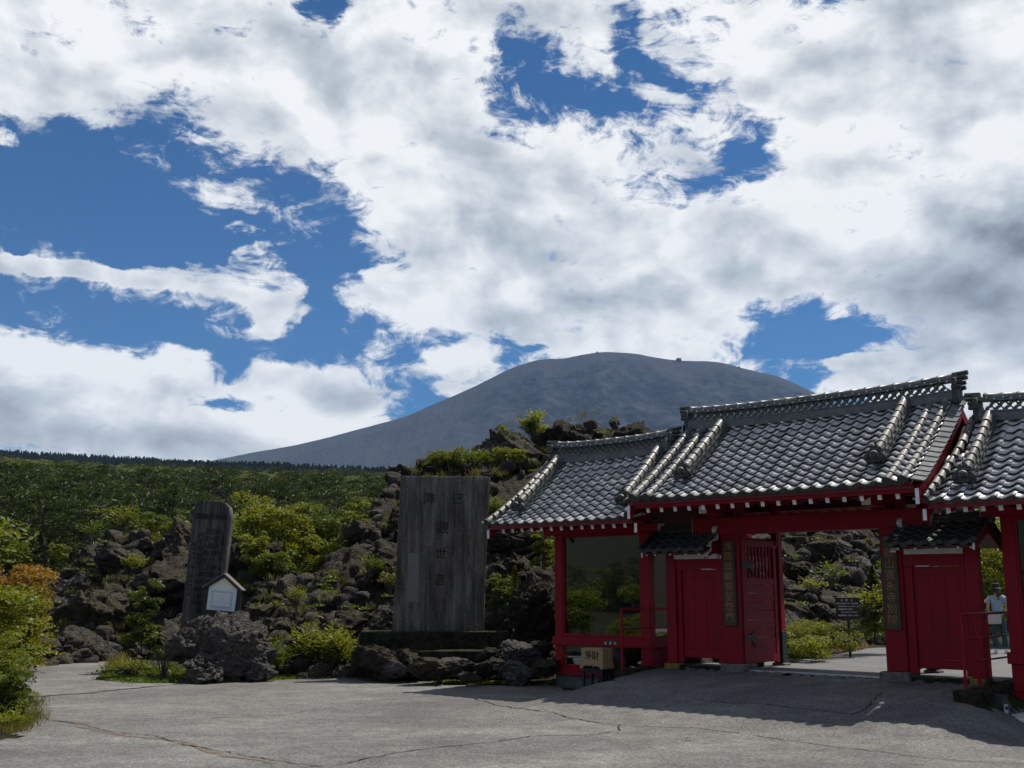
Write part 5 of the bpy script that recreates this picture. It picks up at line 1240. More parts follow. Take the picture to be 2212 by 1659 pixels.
# ------------------------------------------------------------------ stone tablets
def slab(name, pts_front, depth, m, parent, seed=1, rough=.012, bev=.02):
    """outline (x,z) of the front face -> rough edged slab of the given depth"""
    import bmesh
    rr = random.Random(seed); P = []
    n = len(pts_front)
    for i in range(n):
        a, b = pts_front[i], pts_front[(i + 1) % n]; k = max(1, int(math.hypot(b[0] - a[0], b[1] - a[1]) / .09))
        for j in range(k): q = j / k; P.append((a[0] + (b[0] - a[0]) * q + rr.uniform(-rough, rough), a[1] + (b[1] - a[1]) * q + rr.uniform(-rough, rough)))
    c = (sum(p[0] for p in P) / len(P), sum(p[1] for p in P) / len(P))
    def ring(s, y): return [(c[0] + (p[0] - c[0]) * s, y + rr.uniform(-.003, .003), c[1] + (p[1] - c[1]) * s) for p in P]
    b = MB(); b.sweep([ring(1 - bev, 0), ring(1, bev * 1.1), ring(1, depth - bev), ring(1 - bev, depth)]); return b.build(name, m, parent, True)
bigt = thing('stone_monument', 'big weathered upright stone tablet left of the gatehouse with a few large carved characters', 'monument', (-1.84, 28.5, .57), R(3.5))
slab('tablet', [(-1.20, -.02), (1.13, -.02), (1.17, 1.4), (1.28, 3.90), (1.20, 3.945), (-.98, 3.945), (-1.05, 3.90), (-1.12, 1.6)], .34, M['stele'], bigt, 3)
for ch, x, z, sz in (('己', .38, 3.08, .32), ('降', -.34, 3.08, .32), ('觀', -.01, 2.33, .34), ('世', -.04, 1.68, .31), ('音', -.05, 1.02, .31)):
    lettering('carved_character', ch, sz, M['engrave'], bigt, (x + .05, -.006, z + .25), extrude=.002)
    lettering('carved_character', ch, sz, M['patch'] if False else M['stele'], bigt, (x + .062, -.004, z + .24), extrude=.002)
b = MB(); b.box(-.82, -.53, -.010, .0, .73, 1.95, .004); b.build('blank_panel', M['patch'], bigt)
ped = thing('monument_plinth', 'long stone plinth of two mossy steps under the big stone tablet', 'plinth', (-1.95, 28.3, PLAZA), R(3.5))
def rough_block(name, x0, x1, y0, y1, z0, z1, m, parent, seed):
    import bmesh
    bm = bmesh.new(); bmesh.ops.create_cube(bm, size=1); bmesh.ops.bevel(bm, geom=bm.edges[:], offset=.04, segments=1, affect='EDGES'); bmesh.ops.subdivide_edges(bm, edges=bm.edges[:], cuts=4, use_grid_fill=True)
    V = np.array([v.co[:] for v in bm.verts]); S = np.array([x1 - x0, y1 - y0, z1 - z0]); P = V * S + [(x0 + x1) / 2, (y0 + y1) / 2, (z0 + z1) / 2]; N_ = V / np.linalg.norm(V, axis=1, keepdims=True)
    P += N_ * (ridged(P * 4 + seed, 3, seed) * .022)[:, None]
    for v, p in zip(bm.verts, P): v.co = p
    me = bpy.data.meshes.new(name); bm.to_mesh(me); bm.free(); me.materials.append(m); return link(name, me, parent)
x = -1.85
for i, w in enumerate((1.05, 1.25, .95, .50)):
    rough_block('plinth_stone', x, x + w - .012, -.12, .95, .72, 1.14, M['kerb'], ped, 11 + i); x += w
rough_block('plinth_ledge', -2.0, 2.2, -.75, 1.0, .28, .71, M['kerb'], ped, 5)

lt = thing('stone_monument', 'tall narrow leaning stone tablet with columns of small carved text at the left', 'monument', (-8.06, 29.0, .55), R(-2)); lt.rotation_euler = (0, R(3.6), R(-4))
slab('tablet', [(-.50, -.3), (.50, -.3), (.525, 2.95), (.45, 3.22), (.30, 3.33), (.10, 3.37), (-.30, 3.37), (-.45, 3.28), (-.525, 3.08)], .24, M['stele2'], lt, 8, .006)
colsT = ['浅間山天明三年噴火供養', '明和天明三歳秋七月噴火', '石一階八十五草木山川田畑', '三廿人者没三年天命終無縁', '月不見処百八十年歳之所', '昭和年月日建之寛永寺別院']
for i, tx in enumerate(colsT):
    sz = (.12, .165, .165, .165, .155, .105)[i]
    lettering('carved_text', tx, sz, M['engrave'], lt, (.36 - i * .145, -.008, (2.40, 2.55, 2.55, 2.55, 2.45, 2.2)[i]), extrude=.002, vertical=True, spacing=1.12)
lettering('carved_title', '開闢天明碑', .17, M['engrave'], lt, (0, -.008, 2.93), extrude=.002)

# ------------------------------------------------------------------ small roofed notice box
nb = thing('notice_box', 'small house-shaped notice box with white back and framed text before the small tablet', 'notice board', (-7.37, 28.2, .48)); nb.rotation_euler = (0, R(4.6), R(-5)); nb.scale = (1.02,) * 3
b = MB(); b.box(-.05, .05, .02, .10, -.9, .60, .005); b.build('post', M['greenblack'], nb)
b = MB(); b.prism([(-.47, .50), (.47, .50), (.47, 1.16), (0, 1.475), (-.47, 1.16)], 1, .0, .12); b.build('case', M['greenblack'], nb)
b = MB(); b.prism([(-.36, .60), (.355, .60), (.355, 1.16), (0, 1.405), (-.36, 1.16)], 1, -.008, -.001); b.build('back_board', M['cream'], nb)
b = MB(); b.box(-.34, .335, -.020, -.010, .625, 1.12, .003); b.build('paper', M['paper'], nb)
for (x0, x1, z0, z1) in ((-.27, .27, .67, .715), (-.27, .27, 1.035, 1.08), (-.27, -.22, .716, 1.034), (.22, .27, .716, 1.034)):
    b = MB(); b.box(x0, x1, -.030, -.021, z0, z1, .003); b.build('picture_frame', M['frameblue'], nb)
b = MB(); b.box(-.219, .219, -.0235, -.0205, .716, 1.034); b.build('sheet', M['whiteprint'], nb)
for i in range(9): lettering('print', 'この碑は天明三年浅間山の噴火'[: 11 + i % 3], .019, M['textgrey'], nb, (.185 - i * .046, -.0245, .99), vertical=True, spacing=1.15, extrude=.0004)
for s in (-1, 1):
    b = MB(); Mx = Matrix.Translation((0, 0, 1.50)) @ Matrix.Rotation(s * R(36), 4, 'Y'); b.box(0 if s > 0 else -.64, .64 if s > 0 else 0, -.09, .18, -.02, .015, .004, Mx); b.build('roof_board', M['roofbrown'], nb)
    b = MB(); b.box(0.0 if s > 0 else -.62, .62 if s > 0 else 0, -.07, .16, -.065, -.022, .004, Mx); b.build('roof_batten', M['greenblack'], nb)
# ------------------------------------------------------------------ offering box on its stand
def local_thing(name, label, cat, u, v, z, rz=0.0, group=None):
    x, y = gxy(u, v); return thing(name, label, cat, (x, y, z), GA + rz, group)
st = local_thing('box_stand', 'low black wooden stand carrying the offering box before the left gatehouse', 'stand', -4.62, .76, -.43)
for sx in (-1, 1):
    for sy in (-1, 1): b = MB(); b.box(sx * .27, sx * .22, sy * .17, sy * .12, 0, .33, .004); b.build('leg', M['blackwood'], st)
b = MB(); b.box(-.30, .30, -.19, .19, .33, .37, .005); b.build('stand_top', M['blackwood'], st)
b = MB(); b.box(-.22, .22, -.155, -.135, .27, .328, .003); b.build('apron', M['blackwood'], st)
ob = local_thing('offering_box', 'wooden offering box with two black characters standing on the black stand', 'offering box', -4.62, .76, -.06)
b = MB(); b.box(-.295, .295, -.175, .175, .10, .42, .006); b.build('body', M['wood'], ob)
b = MB(); pr = [(-.31, .11), (.31, .11), (.31, .0), (.24, .0), (.215, .045), (.12, .065), (.05, .05), (0, .075), (-.05, .05), (-.12, .065), (-.215, .045), (-.24, .0), (-.31, .0)]; b.prism([(x, z) for x, z in pr], 1, -.195, -.172); b.build('apron', M['wood'], ob)
b = MB(); b.box(.29, .312, -.172, .19, .0, .11, .003); b.box(-.312, -.29, -.172, .19, .0, .11, .003); b.build('base_rail', M['wood'], ob)
for sx in (-1, 1):
    for k in range(4): b = MB(); b.tube([(sx * .275, -.182, .14 + k * .08), (sx * .275, -.174, .14 + k * .08)], .009, 6); b.build('nail', M['ink'], ob)
b = MB(); b.box(-.27, .27, -.15, .15, .4205, .428, .002); b.build('slotted_lid', M['wood'], ob)
lettering('lettering', '淨財', .20, M['ink'], ob, (0, -.178, .265), extrude=.001, weight=.003)

# ------------------------------------------------------------------ kerbs and handrails
def kerb(label, u0, v0, v1, zt0, zt1, w, seed, n):
    t = local_thing('kerb_wall', label, 'kerb', u0, 0, 0); rr = random.Random(seed)
    for i in range(n):
        a, c = v0 + (v1 - v0) * i / n, v0 + (v1 - v0) * (i + 1) / n; z = zt0 + (zt1 - zt0) * (i + .5) / n; d = rr.uniform(-.03, .03)
        rough_block('kerb_stone', -w / 2 + d, w / 2 + d, -max(a, c) + .006, -min(a, c) - .006, -.85, z + rr.uniform(-.03, .02), M['kerb'], t, seed + i)
    return t
kerb('mossy stone kerb beside the offering box under the left handrail', -3.62, -.05, 1.35, .02, -.05, .26, 30, 5)
kerb('rough stone kerb under the right handrail beside the floodlight', 3.55, -.9, 1.75, .03, -.03, .36, 50, 8)
def handrail(u, vs, label, bend):
    t = local_thing('handrail', label, 'handrail', u, 0, 0); pts = [(0, -v) for v in vs] + bend
    for (x, y) in pts[:len(vs)]: b = MB(); b.tube([(x, y, -.03), (x, y, 1.20)], .026, 10); b.build('rail_post', M['red'], t, True)
    for z, r in ((1.20, .027), (.80, .017), (.42, .017)):
        b = MB(); b.tube([(x, y, z) for x, y in pts], r, 10); b.build('rail', M['red'], t, True)
handrail(-3.66, [1.15, .12], 'red tubular handrail left of the gate beside the offering box', [(.37, .05)])
handrail(3.42, [1.33, .68, .12], 'red tubular handrail right of the gate over the stone kerb', [(.0, 1.6)])
# floodlight on the ground, pale slab behind it
fl = local_thing('floodlight', 'dark grey ground floodlight on a pale bracket at the right edge', 'floodlight', 3.80, 1.12, -.57, R(150))
Mx = Matrix.Translation((0, 0, .30)) @ Matrix.Rotation(R(-35), 4, 'X')
b = MB(); b.sweep([[(-.17, -.14, -.10), (.17, -.14, -.10), (.17, -.14, .10), (-.17, -.14, .10)], [(-.20, .02, -.13), (.20, .02, -.13), (.20, .02, .13), (-.20, .02, .13)], [(-.12, .18, -.08), (.12, .18, -.08), (.12, .18, .08), (-.12, .18, .08)]])
b.v = [tuple(Mx @ Vector(p)) for p in b.v]; b.build('lamp_housing', M['lampgrey'], fl)
b = MB(); b.box(-.22, .22, -.17, .0, .115, .135, .004, Mx); b.build('visor', M['lampgrey'], fl)
b = MB(); b.box(-.17, .17, -.150, -.142, -.09, .09, 0, Mx); b.build('lens', M['glass'], fl)
for s in (-1, 1): b = MB(); b.box(s * .215, s * .235, -.04, .04, .0, .36, .006); b.build('bracket_arm', M['steel'], fl)
b = MB(); b.box(-.24, .24, -.09, .09, -.02, .02, .006); b.build('bracket_base', M['steel'], fl)
b = MB(); b.tube([(-.245, 0, .30), (.245, 0, .30)], .028, 10); b.build('pivot_bolt', M['iron'], fl)
sl = local_thing('pale_slab', 'pale rounded slab lying on the ground before the right gatehouse', 'slab', 4.62, .95, -.57)
b = MB(); b.box(-.85, .85, -.32, .30, .0, .17, .05); b.build('slab_body', M['pale'], sl)
b = MB(); b.box(-.80, .80, -.27, .25, .171, .20, .02); b.build('slab_top', M['pale'], sl)

# ------------------------------------------------------------------ request sign on the path
sg = atY(3389 / K, 2385 / K, 27.4); sgn = thing('request_sign', 'dark brown sign with white printed lines on a thin post by the path', 'sign', (sg.x, 27.4, 0), R(-6)); zs = sg.z
b = MB(); b.box(-.028, .028, .0, .05, -.1, zs - .45 + .0, .004); b.build('post', M['signbrown'], sgn)
b = MB(); b.box(-.285, .285, -.02, .02, zs - .55, zs - .02, .006); b.build('board', M['signbrown'], sgn)
for (tx, z, sz, x) in (('お　願　い', -.095, .060, -.02), ('●国立公園内につき、高山植物、', -.175, .037, 0), ('岩石等の採取は、かたくお断りします', -.245, .030, .02), ('●岩場等危険な箇所に', -.315, .037, -.05), ('立ち入らないでください', -.385, .037, .03), ('●園内禁煙にご協力ください', -.460, .037, 0)):
    lettering('print', tx, sz, M['whiteprint'], sgn, (x, -.023, zs + z), extrude=.0008, weight=.0008)

# ------------------------------------------------------------------ people beyond the gate
def skinned(name, joints, edges, m, parent, root=0, sub=2):
    me = bpy.data.meshes.new(name); me.from_pydata([j[:3] for j in joints], edges, []); me.materials.append(m); o = link(name, me, parent)
    md = o.modifiers.new('skin', 'SKIN'); md.use_smooth_shade = True
    for i, j in enumerate(joints): sv = me.skin_vertices[0].data[i]; sv.radius = (j[3], j[4] if len(j) > 4 else j[3]); sv.use_root = (i == root)
    s = o.modifiers.new('sub', 'SUBSURF'); s.levels = s.render_levels = sub; return o
M['skin'] = mat('skin', lambda b, o: b.pbr(o, (0.52, 0.30, 0.20), 0.5)); M['hair'] = mat('dark_hair', lambda b, o: b.pbr(o, (0.012, 0.009, 0.008), 0.5))
M['bluetee'] = mat('pale_blue_cotton', lambda b, o: b.pbr(o, (0.25, 0.37, 0.46), 0.8, b.bump(b.noise(b.co(), 14, 3), .5, .02))); M['whitetee'] = mat('white_cotton', lambda b, o: b.pbr(o, (0.72, 0.74, 0.80), 0.8))
M['trouser'] = mat('dark_teal_cloth', lambda b, o: b.pbr(o, (0.018, 0.060, 0.075), 0.8)); M['skirt'] = mat('dark_violet_cloth', lambda b, o: b.pbr(o, (0.035, 0.033, 0.060), 0.8))
M['bag'] = mat('beige_cloth', lambda b, o: b.pbr(o, (0.48, 0.42, 0.38), 0.8)); M['hatblack'] = mat('black_cloth', lambda b, o: b.pbr(o, (0.010, 0.010, 0.014), 0.8)); M['capblue'] = mat('pale_blue_cap', lambda b, o: b.pbr(o, (0.22, 0.42, 0.50), 0.7))
def head(parent, x, y, z, m_skin):
    V, F = ICO[3]; P = V * [.075, .092, .112]; P[:, 0] *= 1 - .12 * np.clip(-V[:, 2], 0, 1); me = mesh_np('head', P + [x, y, z], F, True, [m_skin]); h = link('head', me, parent)
    for s in (-1, 1): b = MB(); b.tube([(x + s * .072, y, z - .025), (x + s * .084, y - .01, z + .02)], [.014, .016], 6); b.build('ear', m_skin, h, True)
    b = MB(); b.tube([(x, y + .088, z + .01), (x, y + .108, z - .022)], [.010, .015], 6); b.build('nose', m_skin, h, True); return h
def hand(parent, wrist, dirv, m):
    w = Vector(wrist); d = Vector(dirv).normalized(); s = d.cross(Vector((0, 1, 0))).normalized() if abs(d.y) < .9 else Vector((1, 0, 0)); b = MB()
    b.tube([w, w + d * .04, w + d * .085], [.022, .036, .034], 8)
    for k, (o_, l) in enumerate(((-.027, .062), (-.009, .074), (.009, .070), (.026, .054))):
        p = w + d * .085 + s * o_; b.tube([p, p + d * l * .55, p + d * l * .9 + Vector((0, -.018, -.004))], [.0095, .009, .0075], 6)
    b.tube([w + d * .02 - s * .026, w + d * .05 - s * .050, w + d * .078 - s * .056], [.012, .011, .009], 6); return b.build('hand', m, parent, True)
p1 = thing('person', 'person seen from behind in a pale blue T-shirt, black bucket hat and dark trousers', 'person', (12.52, 28.95, 0.0), R(-18))
skinned('body', [(0, 0, 1.02, .11, .09), (0, .0, 1.22, .105, .08), (0, 0, 1.38, .14, .085), (0, .01, 1.49, .045), (0, .015, 1.57, .043), (-.17, 0, 1.40, .045), (-.225, -.02, 1.16, .036), (-.20, .06, .94, .027), (.17, 0, 1.40, .045), (.23, .02, 1.18, .036), (.17, .16, 1.02, .027), (-.085, 0, .90, .075), (.085, 0, .90, .075)], [(0, 1), (1, 2), (2, 3), (3, 4), (2, 5), (5, 6), (6, 7), (2, 8), (8, 9), (9, 10), (0, 11), (0, 12)], M['skin'], p1)
skinned('t_shirt', [(0, 0, .96, .150, .115), (0, 0, 1.20, .135, .105), (0, 0, 1.38, .160, .105), (0, .01, 1.455, .070), (-.175, 0, 1.405, .066), (-.235, -.01, 1.24, .068), (.175, 0, 1.405, .066), (.235, .01, 1.24, .068)], [(0, 1), (1, 2), (2, 3), (2, 4), (4, 5), (2, 6), (6, 7)], M['bluetee'], p1)
skinned('trousers', [(0, 0, .97, .135, .115), (-.085, 0, .86, .098), (-.10, .05, .50, .072), (-.105, -.02, .13, .085), (.09, 0, .86, .098), (.115, -.02, .50, .072), (.135, -.06, .13, .085)], [(0, 1), (1, 2), (2, 3), (0, 4), (4, 5), (5, 6)], M['trouser'], p1)
for (x, y) in ((-.105, -.0), (.135, -.04)):
    b = MB(); b.tube([(x, y - .07, .055), (x, y + .03, .055), (x, y + .14, .04), (x, y + .18, .032)], [.045, .050, .043, .02], 9); b.build('shoe', M['whitetee'], p1, True)
head(p1, 0, .02, 1.645, M['skin']); V, F = ICO[3]
h = link('hair', mesh_np('hair', V * [.092, .10, .115] + [0, -.012, 1.635], F, True, [M['hair']]), p1)
b = MB(); b.tube([(.02, -.09, 1.60), (.035, -.125, 1.50), (.03, -.115, 1.36)], [.045, .055, .022], 8); b.build('ponytail', M['hair'], h, True)
b = MB(); n = 16
b.sweep([[(r * math.cos(2 * math.pi * i / n), .01 + r * math.sin(2 * math.pi * i / n), z) for i in range(n)] for r, z in ((.165, 1.625), (.160, 1.640), (.108, 1.665), (.100, 1.76), (.080, 1.778), (.02, 1.782))]); b.build('bucket_hat', M['hatblack'], p1, True)
hand(p1, (-.20, .06, .93), (-.05, .1, -1), M['skin']); hand(p1, (.17, .16, 1.01), (-.7, .5, -.3), M['skin'])
b = MB(); pr = []
for z, w, d in ((.74, .135, .05), (.78, .16, .065), (.92, .155, .06), (1.00, .12, .03)): pr.append([(-.10 - w, -.16 - d, z), (-.10 + w, -.16 - d, z + .01), (-.10 + w, -.16 + d, z + .01), (-.10 - w, -.16 + d, z)])
b.sweep(pr); bg = b.build('shoulder_bag', M['bag'], p1, True); bg['label'] = 'beige shoulder bag'
b = MB(); b.tube([(-.02, -.17, .99), (.10, -.15, 1.20), (.165, -.09, 1.40), (.15, .02, 1.475)], .010, 6); b.build('bag_strap', M['bag'], p1, True)
p2 = thing('person', 'person in white T-shirt and dark skirt with raised arm, mostly hidden by the door post', 'person', (11.72, 29.0, 0.0), R(-35))
skinned('body', [(0, 0, 1.0, .11, .09), (0, 0, 1.36, .14, .09), (0, 0, 1.47, .045), (0, .01, 1.55, .043), (-.17, 0, 1.38, .045), (-.24, .02, 1.14, .036), (-.20, .12, .94, .027), (.17, 0, 1.38, .045), (.26, .03, 1.17, .042), (.43, .16, 1.29, .032), (-.08, 0, .50, .06), (-.08, 0, .10, .045), (.08, 0, .50, .06), (.08, 0, .10, .045)], [(0, 1), (1, 2), (2, 3), (1, 4), (4, 5), (5, 6), (1, 7), (7, 8), (8, 9), (0, 10), (10, 11), (0, 12), (12, 13)], M['skin'], p2)
skinned('t_shirt', [(0, 0, .95, .145, .115), (0, 0, 1.36, .155, .105), (0, .01, 1.44, .070), (-.175, 0, 1.385, .066), (-.235, 0, 1.22, .068), (.175, 0, 1.385, .066), (.245, .02, 1.22, .070)], [(0, 1), (1, 2), (1, 3), (3, 4), (1, 5), (5, 6)], M['whitetee'], p2)
b = MB(); n = 14; b.sweep([[(r * (1 + .05 * math.cos(5 * 2 * math.pi * i / n)) * math.cos(2 * math.pi * i / n), r * .85 * math.sin(2 * math.pi * i / n), z) for i in range(n)] for r, z in ((.27, .42), (.22, .75), (.15, 1.0))]); b.build('skirt', M['skirt'], p2, True)
head(p2, 0, .01, 1.62, M['skin']); link('hair', mesh_np('hair', V * [.090, .098, .112] + [0, -.014, 1.61], F, True, [M['hair']]), p2)
b = MB(); b.sweep([[(r * math.cos(2 * math.pi * i / 16), .01 + r * math.sin(2 * math.pi * i / 16), z) for i in range(16)] for r, z in ((.098, 1.645), (.097, 1.70), (.07, 1.745), (.02, 1.76))]); b.box(-.07, .07, .08, .19, 1.645, 1.655, .003); b.build('cap', M['capblue'], p2, True)
hand(p2, (.43, .16, 1.29), (.6, .2, .5), M['skin']); hand(p2, (-.20, .12, .93), (0, .1, -1), M['skin'])
for s in (-1, 1): b = MB(); b.tube([(s * .08, -.07, .05), (s * .08, .03, .055), (s * .08, .16, .035)], [.042, .048, .03], 8); b.build('shoe', M['hatblack'], p2, True)
b = MB(); b.sweep([[(.23 - w, -.10 - .05, z), (.23 + w, -.10 - .05, z), (.23 + w, -.10 + .05, z), (.23 - w, -.10 + .05, z)] for z, w in ((.62, .15), (.66, .17), (.98, .10), (1.12, .05))]); b.build('tote_bag', M['bag'], p2, True)
b = MB(); b.tube([(.18, -.1, 1.1), (.14, -.1, 1.38), (.17, .02, 1.46), (.25, .02, 1.36), (.28, -.09, 1.1)], .012, 6); b.build('bag_handle', M['bag'], p2, True)

# ------------------------------------------------------------------ hand placed boulders
def boulder_at(px, py, Y, s, kind, label, sub=False, sc=None, seed=1, z=None):
    p = atY(px, py, Y); random.seed(seed)
    if sub:
        me = rock_mesh('boulder_big_%d' % seed, seed, 6, (M['rock'], M['rockdark'], M['rockgrey'], M['rockbrown'])[kind], (1, .8, .8), 1.5, 9); o = link('lava_boulder', me, None, p, (.1, -.1, seed))
    else: o = link('lava_boulder', random.choice(ROCKS[kind]), None, p, (random.uniform(-.3, .3), random.uniform(-.3, .3), random.uniform(0, 6)))
    o.scale = sc or (s, s * .9, s * .85); return tag(o, label, 'boulder', 'lava boulders along the paved yard')
boulder_at(405, 1398, 27.7, .95, 2, 'big craggy grey boulder with pointed top before the small stone tablet', True, (.90, .85, 1.25), 301)
boulder_at(500, 1402, 27.4, 1.0, 2, 'biggest grey boulder at the yard edge, under the notice box', True, (1.3, .85, 1.28), 302)
boulder_at(455, 1440, 27.2, .8, 2, 'grey boulder wedged between the two big ones before the small tablet', True, (.9, .7, .8), 303)
boulder_at(548, 1440, 27.5, .6, 2, 'grey boulder at the right foot of the biggest grey boulder', False, (.75, .65, .7), 304)
boulder_at(425, 1462, 26.8, .5, 2, 'lower grey block at the foot of the craggy grey boulder', True, (.62, .5, .42), 314)
boulder_at(272, 1450, 29.0, .42, 2, 'low grey boulder in the weeds at the corner of the yard', False, None, 305)
boulder_at(340, 1340 + 45, 31, .55, 0, 'smooth pale boulder behind the left end of the craggy grey boulder', False, None, 306)
boulder_at(660, 1385, 29.5, .9, 1, 'rounded dark boulder behind the bright shrub, left of the big tablet', False, (1.0, .9, .8), 307)
boulder_at(745, 1360, 30.5, 1.0, 1, 'large peaked boulder just left of the plinth of the big tablet', False, (1.15, 1.0, .95), 308)
boulder_at(830, 1350, 29.6, .55, 1, 'upright boulder leaning against the left side of the big tablet', False, (.6, .6, .75), 309)
rowx = [(815, 1425, 27.3, .55), (845, 1442, 27.1, .42), (885, 1425, 27.4, .50), (925, 1448, 26.5, .45), (948, 1452, 26.3, .40), (985, 1440, 26.9, .48), (1012, 1462, 26.0, .26), (1042, 1445, 26.5, .38), (1072, 1440, 26.8, .45), (1105, 1448, 26.4, .48), (1140, 1438, 26.7, .52), (1172, 1448, 26.3, .46), (1060, 1415, 27.4, .45), (1120, 1408, 27.6, .5), (1165, 1405, 27.6, .6)]
for i, (px, py, Y, s) in enumerate(rowx): boulder_at(px, py, Y, s, (1, 2, 1, 3)[i % 4], '%s small boulder from the left in the row before the big tablet plinth' % ORD[i], False, (s * 1.2, s, s * .85), 320 + i)
boulder_at(1165, 1330, 28.8, 1.0, 1, 'tall slanting dark boulder touching the left end of the left gatehouse', True, (.95, .9, 1.75), 340)
boulder_at(1120, 1250, 31.0, 1.2, 1, 'large dark boulder half way up behind the gatehouse corner', True, (1.3, 1.0, .85), 341)
boulder_at(1130, 1170, 33.5, 1.4, 1, 'broad mossy boulder above the gatehouse eave corner', True, (1.6, 1.1, .95), 342)
boulder_at(1065, 1345, 29.6, .6, 2, 'pale grey split boulder right of the big stone tablet', False, (.45, .5, .75), 343)
boulder_at(100, 1400, 34, .8, 0, 'grey boulder in the grass at the far end of the yard, right of the maple', False, None, 344)
for i, (px, py, Y, s) in enumerate([(2138, 1462, 19.6, .16)]): boulder_at(px, py + 10, Y, s, 3, 'small rock on the ground in the gap between gate and right gatehouse', False, None, 350 + i)

# rubble filling the joints of the rock hill: too many to count
def rubble():
    V0, F0 = ICO[3]; variants = []
    for k in range(6):
        rg = np.random.default_rng(k); P = V0.copy()
        for c in range(7): d = rdir(1, rg)[0]; h = rg.uniform(.5, .85); s = P @ d; P = P - np.maximum(s - h, 0)[:, None] * d * .9
        variants.append(P * (1 + .25 * fbm(V0 * 1.7 + k * 9, 3, k)[:, None]))
    rg = np.random.default_rng(77); V = []; F = []; n = 0
    for k in range(1500):
        a = rg.uniform(-.50, .55); t = rg.uniform(-.03, 1.0); x, y, z = mound_xyz(a, t); s = rg.uniform(.12, .42)
        P = variants[k % 6] * s * rg.uniform(.7, 1.2, 3); r = rg.uniform(0, 6.28); c, q = math.cos(r), math.sin(r); P = P @ np.array([[c, q, 0], [-q, c, 0], [0, 0, 1]])
        V.append(P + [float(x), float(y), float(z) + s * .3 + .15]); F.append(F0 + n); n += len(P)
    tag(link('lava_rubble', mesh_np('lava_rubble', np.concatenate(V), np.concatenate(F), True, [M['rock']])), 'small broken lava stones filling the gaps of the rock hill', 'rubble', kind='stuff')
rubble()
# ------------------------------------------------------------------ near plants
def shrub(name, loc, h, r, stems, leaf, m, label, cat='shrub', seed=1, per=26, spread=1.0, aspect=.30, group=None, bare=.25, whorl=True, high=False):
    rg = np.random.default_rng(seed); t = thing(name, label, cat, loc, 0, group); mb = MB(); C = []; D = []; H = []
    for s in range(stems):
        a = rg.uniform(0, 6.283); rad = r * math.sqrt(rg.random()) * spread; top = np.array([math.cos(a) * rad, math.sin(a) * rad, h * rg.uniform(.55, 1.0) * (1 - .35 * (rad / max(r, .01)) ** 2)])
        base = np.array([math.cos(a) * rad * .15, math.sin(a) * rad * .15, 0]); mid = base * .4 + top * .6 + [0, 0, h * .12]
        mb.tube([base, mid * .6 + base * .4, mid, top], [.012 * h + .004, .010 * h + .003, .006 * h + .002, .002], 4, False)
        for k in range(per):
            q = bare + (1 - bare) * (rg.random() ** .7); p = (1 - q) ** 2 * base + 2 * q * (1 - q) * mid + q * q * top
            b = rg.uniform(0, 6.283); d = np.array([math.cos(b), math.sin(b), rg.uniform(-.15, .75)]); L = leaf * (1.6 if not whorl else 1.0)
            if rg.random() < .55: p = p + d * leaf * rg.uniform(.5, 2.2) * (r / max(r, .01))
            C.append(p + d * leaf * .5); D.append(d); H.append(p[2] / h)
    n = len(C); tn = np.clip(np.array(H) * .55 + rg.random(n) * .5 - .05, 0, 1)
    fo = link('foliage', leaf_mesh('foliage', np.array(C), np.array(D), leaf * rg.uniform(.7, 1.25, n), m, aspect, seed, tn, np.clip(np.array(H) + rg.normal(0, .06, n), 0, 1) if high else None), t); mb.build('stem', M['bark'], t); return t
def onground(px, py): p = ground_at(px, py); return (p.x, p.y, p.z - .02)
def onmound(px, t, dz=.3):
    a = math.atan2(atY(px, 1300, 30).x, 30.0); x, y, z = mound_xyz(a, t); return (float(x), float(y), float(z) + dz)
def depth_at(px, py, Y): p = atY(px, py, Y); return (p.x, p.y, p.z)
def crown_tree(name, loc, rad, h, z0, leaf, n, m, label, seed, group=None, kind='broad', clumps=34, tr=.07, cs=1.15):
    t = thing(name, label, 'tree', loc, 0, group)
    if leaf < .25: n = int(n * 1.7); leaf *= .74; clumps = int(clumps * 1.25)
    if kind == 'broad': me, cc = broad_crown(seed, rad, h - z0, clumps, n, leaf, z0, .6, m, True, cs)
    elif kind == 'pine': me, cc = pine_crown(seed, rad, h - z0, clumps, n, leaf, m, z0)
    else: me = larch_crown(seed, rad, h, n, leaf, m, z0); cc = np.array([[0, 0, h * .8]])
    link('crown', me, t); trunk_mb(h * .8, tr, cc, seed).build('trunk', M['bark'], t); return t
# left edge
g_maple = crown_tree('maple_tree', onground(16, 1452), 1.0, 3.0, .1, .14, 9000, M['leaf_maple'], 'maple tree with orange turning top at the left edge', 3, None, 'broad', 90, .04, 1.45)
def set_high(o, h):
    me = o.children[0].data; n = len(me.vertices); co = np.empty(n * 3, np.float32); me.vertices.foreach_get('co', co); z = co[2::3] / h + np.random.default_rng(1).normal(0, .05, n)
    me.attributes.new('high', 'FLOAT', 'POINT').data.foreach_set('value', z.astype(np.float32))
set_high(g_maple, 3.0)
g2 = crown_tree('maple_tree', depth_at(-62, 1460, 24), 1.2, 2.0, .1, .13, 6500, M['leaf_yel'], 'yellow green maple cut by the left picture edge behind the bush', 4, None, 'broad', 46, .04)
crown_tree('azalea_bush', onground(-2, 1562), .47, .98, .0, .07, 7000, M['leaf_mid'], 'dense bright green bush with bare lower twigs at the left edge', 5, None, 'broad', 60, .03)
crown_tree('azalea_bush', onground(-14, 1520), .62, 1.35, .0, .07, 7000, M['leaf_yel'], 'taller yellow green bush behind the dense bush at the left edge', 6, None, 'broad', 50, .03)
shrub('low_bush', onground(14, 1574), .30, .32, 26, .08, M['leaf_yel'], 'small leafy plant in front of the dense bush at the left edge', seed=7, per=20)
